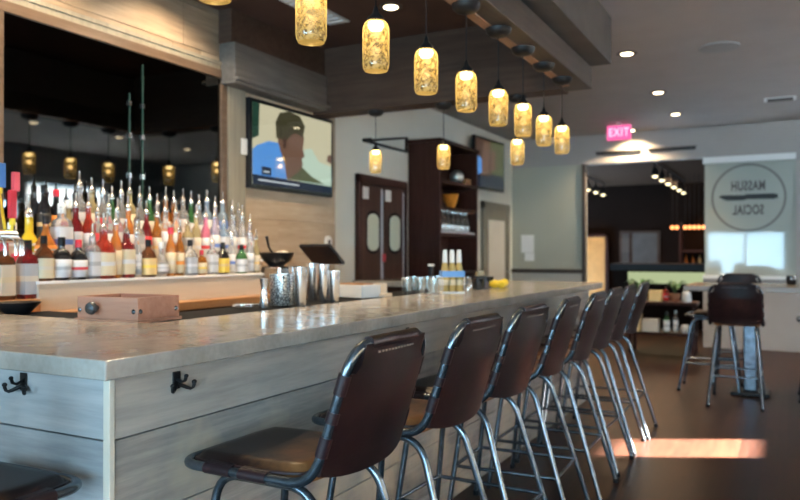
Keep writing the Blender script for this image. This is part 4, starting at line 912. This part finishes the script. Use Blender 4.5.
d = empty('door_3', (0, 0, 0), 'orange wood door at the end of the dim room', 'door', kind='structure')
G().box(-3.98, -3.44, 15.9, 15.95, 0, 1.62).build('door_leaf', 'orange_panel', d); G().box(-4.04, -3.98, 15.88, 15.96, 0, 1.68).box(-3.44, -3.38, 15.88, 15.96, 0, 1.68).box(-4.04, -3.38, 15.88, 15.96, 1.62, 1.68).build('door_frame', 'dark_wood', d)
lsp = bpy.data.lights.new('door_lamp', 'SPOT'); lsp.energy = 16; lsp.color = (1, .7, .35); lsp.spot_size = math.radians(50); lsp.shadow_soft_size = .05
lo = bpy.data.objects.new('door_lamp', lsp); COL.objects.link(lo); lo.location = (-3.7, 15.0, 2.65); lo.rotation_euler = (math.radians(35), 0, 0)
sh = empty('back_shelf', (0, 0, 0), 'dark shelf unit of small bottles along the dim room end', 'shelf')
G().box(-1.9, -.3, 15.8, 16.05, .9, .94).box(-1.9, -.3, 15.8, 16.05, 1.3, 1.34).build('shelf_board', 'dark_wood', sh)
for x in (-1.94, -.3): G().box(x, x + .04, 15.8, 16.05, 0, 1.9).build('side_panel', 'dark_wood', sh)
for i in range(12):
    o = link('amber_bottle', cached(('b', 'tall', ['amber', 'orange', 'straw'][i % 3]), lambda: None)) if ('b', 'tall', ['amber', 'orange', 'straw'][i % 3]) in mesh_cache else link('amber_bottle', mesh_cache[('b', 'slim', 'amber')])
    o.location = (-1.82 + .13 * i, 15.9, .94); tag(o, 'amber toned bottle on the dim room shelf, %s along' % ORD[i], 'bottle', 'bottles on the dim room shelf')
lsp = bpy.data.lights.new('shelf_lamp', 'SPOT'); lsp.energy = 40; lsp.color = (1, .55, .25); lsp.spot_size = math.radians(75); lsp.shadow_soft_size = .05
lo = bpy.data.objects.new('shelf_lamp', lsp); COL.objects.link(lo); lo.location = (-1.1, 15.0, 2.6); lo.rotation_euler = (math.radians(30), 0, 0)
for i, x in enumerate((-3.05, -2.65)):
    f = empty('framed_panel', (x, 16.1, 1.3), ['narrow pale framed panel in the dim room', 'wider grey framed panel in the dim room'][i], 'panel')
    w_ = (.12, .3)[i]; G().box(-w_, w_, -.04, 0, -.45, .45).build('panel_frame', 'beam_brown', f); G().box(-w_ + .05, w_ - .05, -.045, -.04, -.4, .4).build('panel_face', ['beam_grey', 'upper_box'][i], f)
# console with odds and ends in front of the opening
cs = empty('console_table', (-1.42, 9.95, 0), 'low dark open console in front of the opening', 'table')
G().box(-.42, .42, -.2, .2, .62, .66).build('tabletop', 'dark_wood', cs, bevel=.004); G().box(-.40, .40, -.19, .19, .24, .27).build('lower_shelf', 'dark_wood', cs, bevel=.003)
for x in (-.40, .36):
    for y in (-.19, .15): G().box(x, x + .04, y, y + .04, 0, .62).build('leg', 'dark_wood', cs)
for i, (x, w_, h_, m_) in enumerate(((-1.76, .08, .22, 'label_tan'), (-1.56, .10, .16, 'label_beige'))):
    tag(G().box(x - w_, x + w_, 9.82, 10.0, .27, .27 + h_).build('storage_box', m_, bevel=.004), ['taller tan box on the lower shelf of the console', 'beige box on the lower shelf of the console'][i], 'box', 'boxes on the console shelf')
def plant(loc, h, label, n=16):
    o = empty('potted_plant', loc, label, 'plant', 'plants on the console')
    G().lathe([(.001, 0), (.05, 0), (.07, .1), (.062, .1), (.001, .09)], n=14).build('pot', 'clay', o, smooth=True)
    g = G()
    for i in range(n):
        a = random.uniform(0, 2 * PI); l = h * random.uniform(.6, 1); sp = random.uniform(.3, .9) * h
        c, s = math.cos(a), math.sin(a); p = [Vector((c * sp * t, s * sp * t, .09 + l * (t ** .6 if t < .7 else .8 - (t - .7)))) for t in (0, .3, .6, .85, 1)]; wd = [.006, .02, .026, .018, .002]
        vs = [q + Vector((-s, c, 0)) * w_ * k for q, w_ in zip(p, wd) for k in (-1, 1)]
        g.add(vs, [(2 * i_, 2 * i_ + 1, 2 * i_ + 3, 2 * i_ + 2) for i_ in range(4)])
    g.build('foliage', 'leaf', o); return o
plant((-1.70, 9.95, .66), .26, 'potted green plant on the console nearest the stools'); plant((-1.28, 10.0, .66), .24, 'potted green plant on the console nearest the high table')
tag(G().box(-1.58, -1.42, 9.85, 9.97, .66, .80).build('cardboard_box', 'label_tan', bevel=.004), 'tan box between the plants on the console', 'box')
o = tag(G().lathe([(.001, 0), (.05, 0), (.06, .02), (.05, .13), (.001, .14)], n=14).build('white_jar', 'white_plastic', smooth=True), 'white jar beside the plant on the console', 'jar'); o.location = (-1.12, 9.84, .66)
tag(bottle('tall', 'green', 'cream', 'white', 'black', (-1.63, 9.82, .66), 'green bottle with cream label on the console', 'bottles on the console', .8), 'green bottle with cream label on the console', 'bottle')
tag(bottle('squat', 'red', 'red', 'white', 'black', (-1.40, 10.05, .66), 'red squat bottle on the console', 'bottles on the console', .9), 'red squat bottle on the console', 'bottle')

bottle('square', 'green', 'white', 'silver', 'black', (-1.36, 9.85, .27), 'green square bottle on the lower shelf of the console', 'bottles on the console shelf', 1.0)
bottle('tall', 'clear', 'white', 'silver', 'white', (-1.26, 9.90, .27), 'clear bottle with white cap on the console shelf', 'bottles on the console shelf', .9)
o = tag(G().lathe([(.001, 0), (.05, 0), (.075, .05), (.06, .1), (.001, .11)], n=14).build('ceramic_pot', 'white_plastic', smooth=True), 'round white pot on the lower shelf of the console', 'pot'); o.location = (-1.13, 9.86, .27)

# ------------------------------------------------------------------ daylight
W = bpy.data.worlds.new('world'); S.world = W; W.use_nodes = True
bg = W.node_tree.nodes['Background']; bg.inputs[0].default_value = (.50, .75, 1.0, 1); bg.inputs[1].default_value = 17.0
for (x0, x1, z0, z1) in bh:
    ld = bpy.data.lights.new('window_portal', 'AREA'); ld.shape = 'RECTANGLE'; ld.size = x1 - x0; ld.size_y = z1 - z0; ld.cycles.is_portal = True
    lo = bpy.data.objects.new('window_portal', ld); COL.objects.link(lo); lo.location = ((x0 + x1) / 2, YR - .12, (z0 + z1) / 2); lo.rotation_euler = (PI / 2, 0, 0)
el = math.radians(22); hd = Vector((-.895, -.447, 0)).normalized(); dv = hd * math.cos(el) + Vector((0, 0, -math.sin(el)))
sd = bpy.data.lights.new('sun', 'SUN'); sd.energy = 310; sd.angle = math.radians(.7); sd.color = (1, .93, .85)
so = bpy.data.objects.new('sun', sd); COL.objects.link(so); so.rotation_euler = dv.to_track_quat('-Z', 'Y').to_euler(); so.location = (8, 12, 6)

S.view_settings.view_transform = 'Standard'; S.view_settings.look = 'None'; S.view_settings.gamma = 1; S.view_settings.use_curve_mapping = False
S.view_settings.exposure = 0.8
S.cycles.use_denoising = True
S.cycles.max_bounces = 10; S.cycles.transparent_max_bounces = 16; S.cycles.sample_clamp_indirect = 6
S.cycles.caustics_reflective = False; S.cycles.caustics_refractive = False
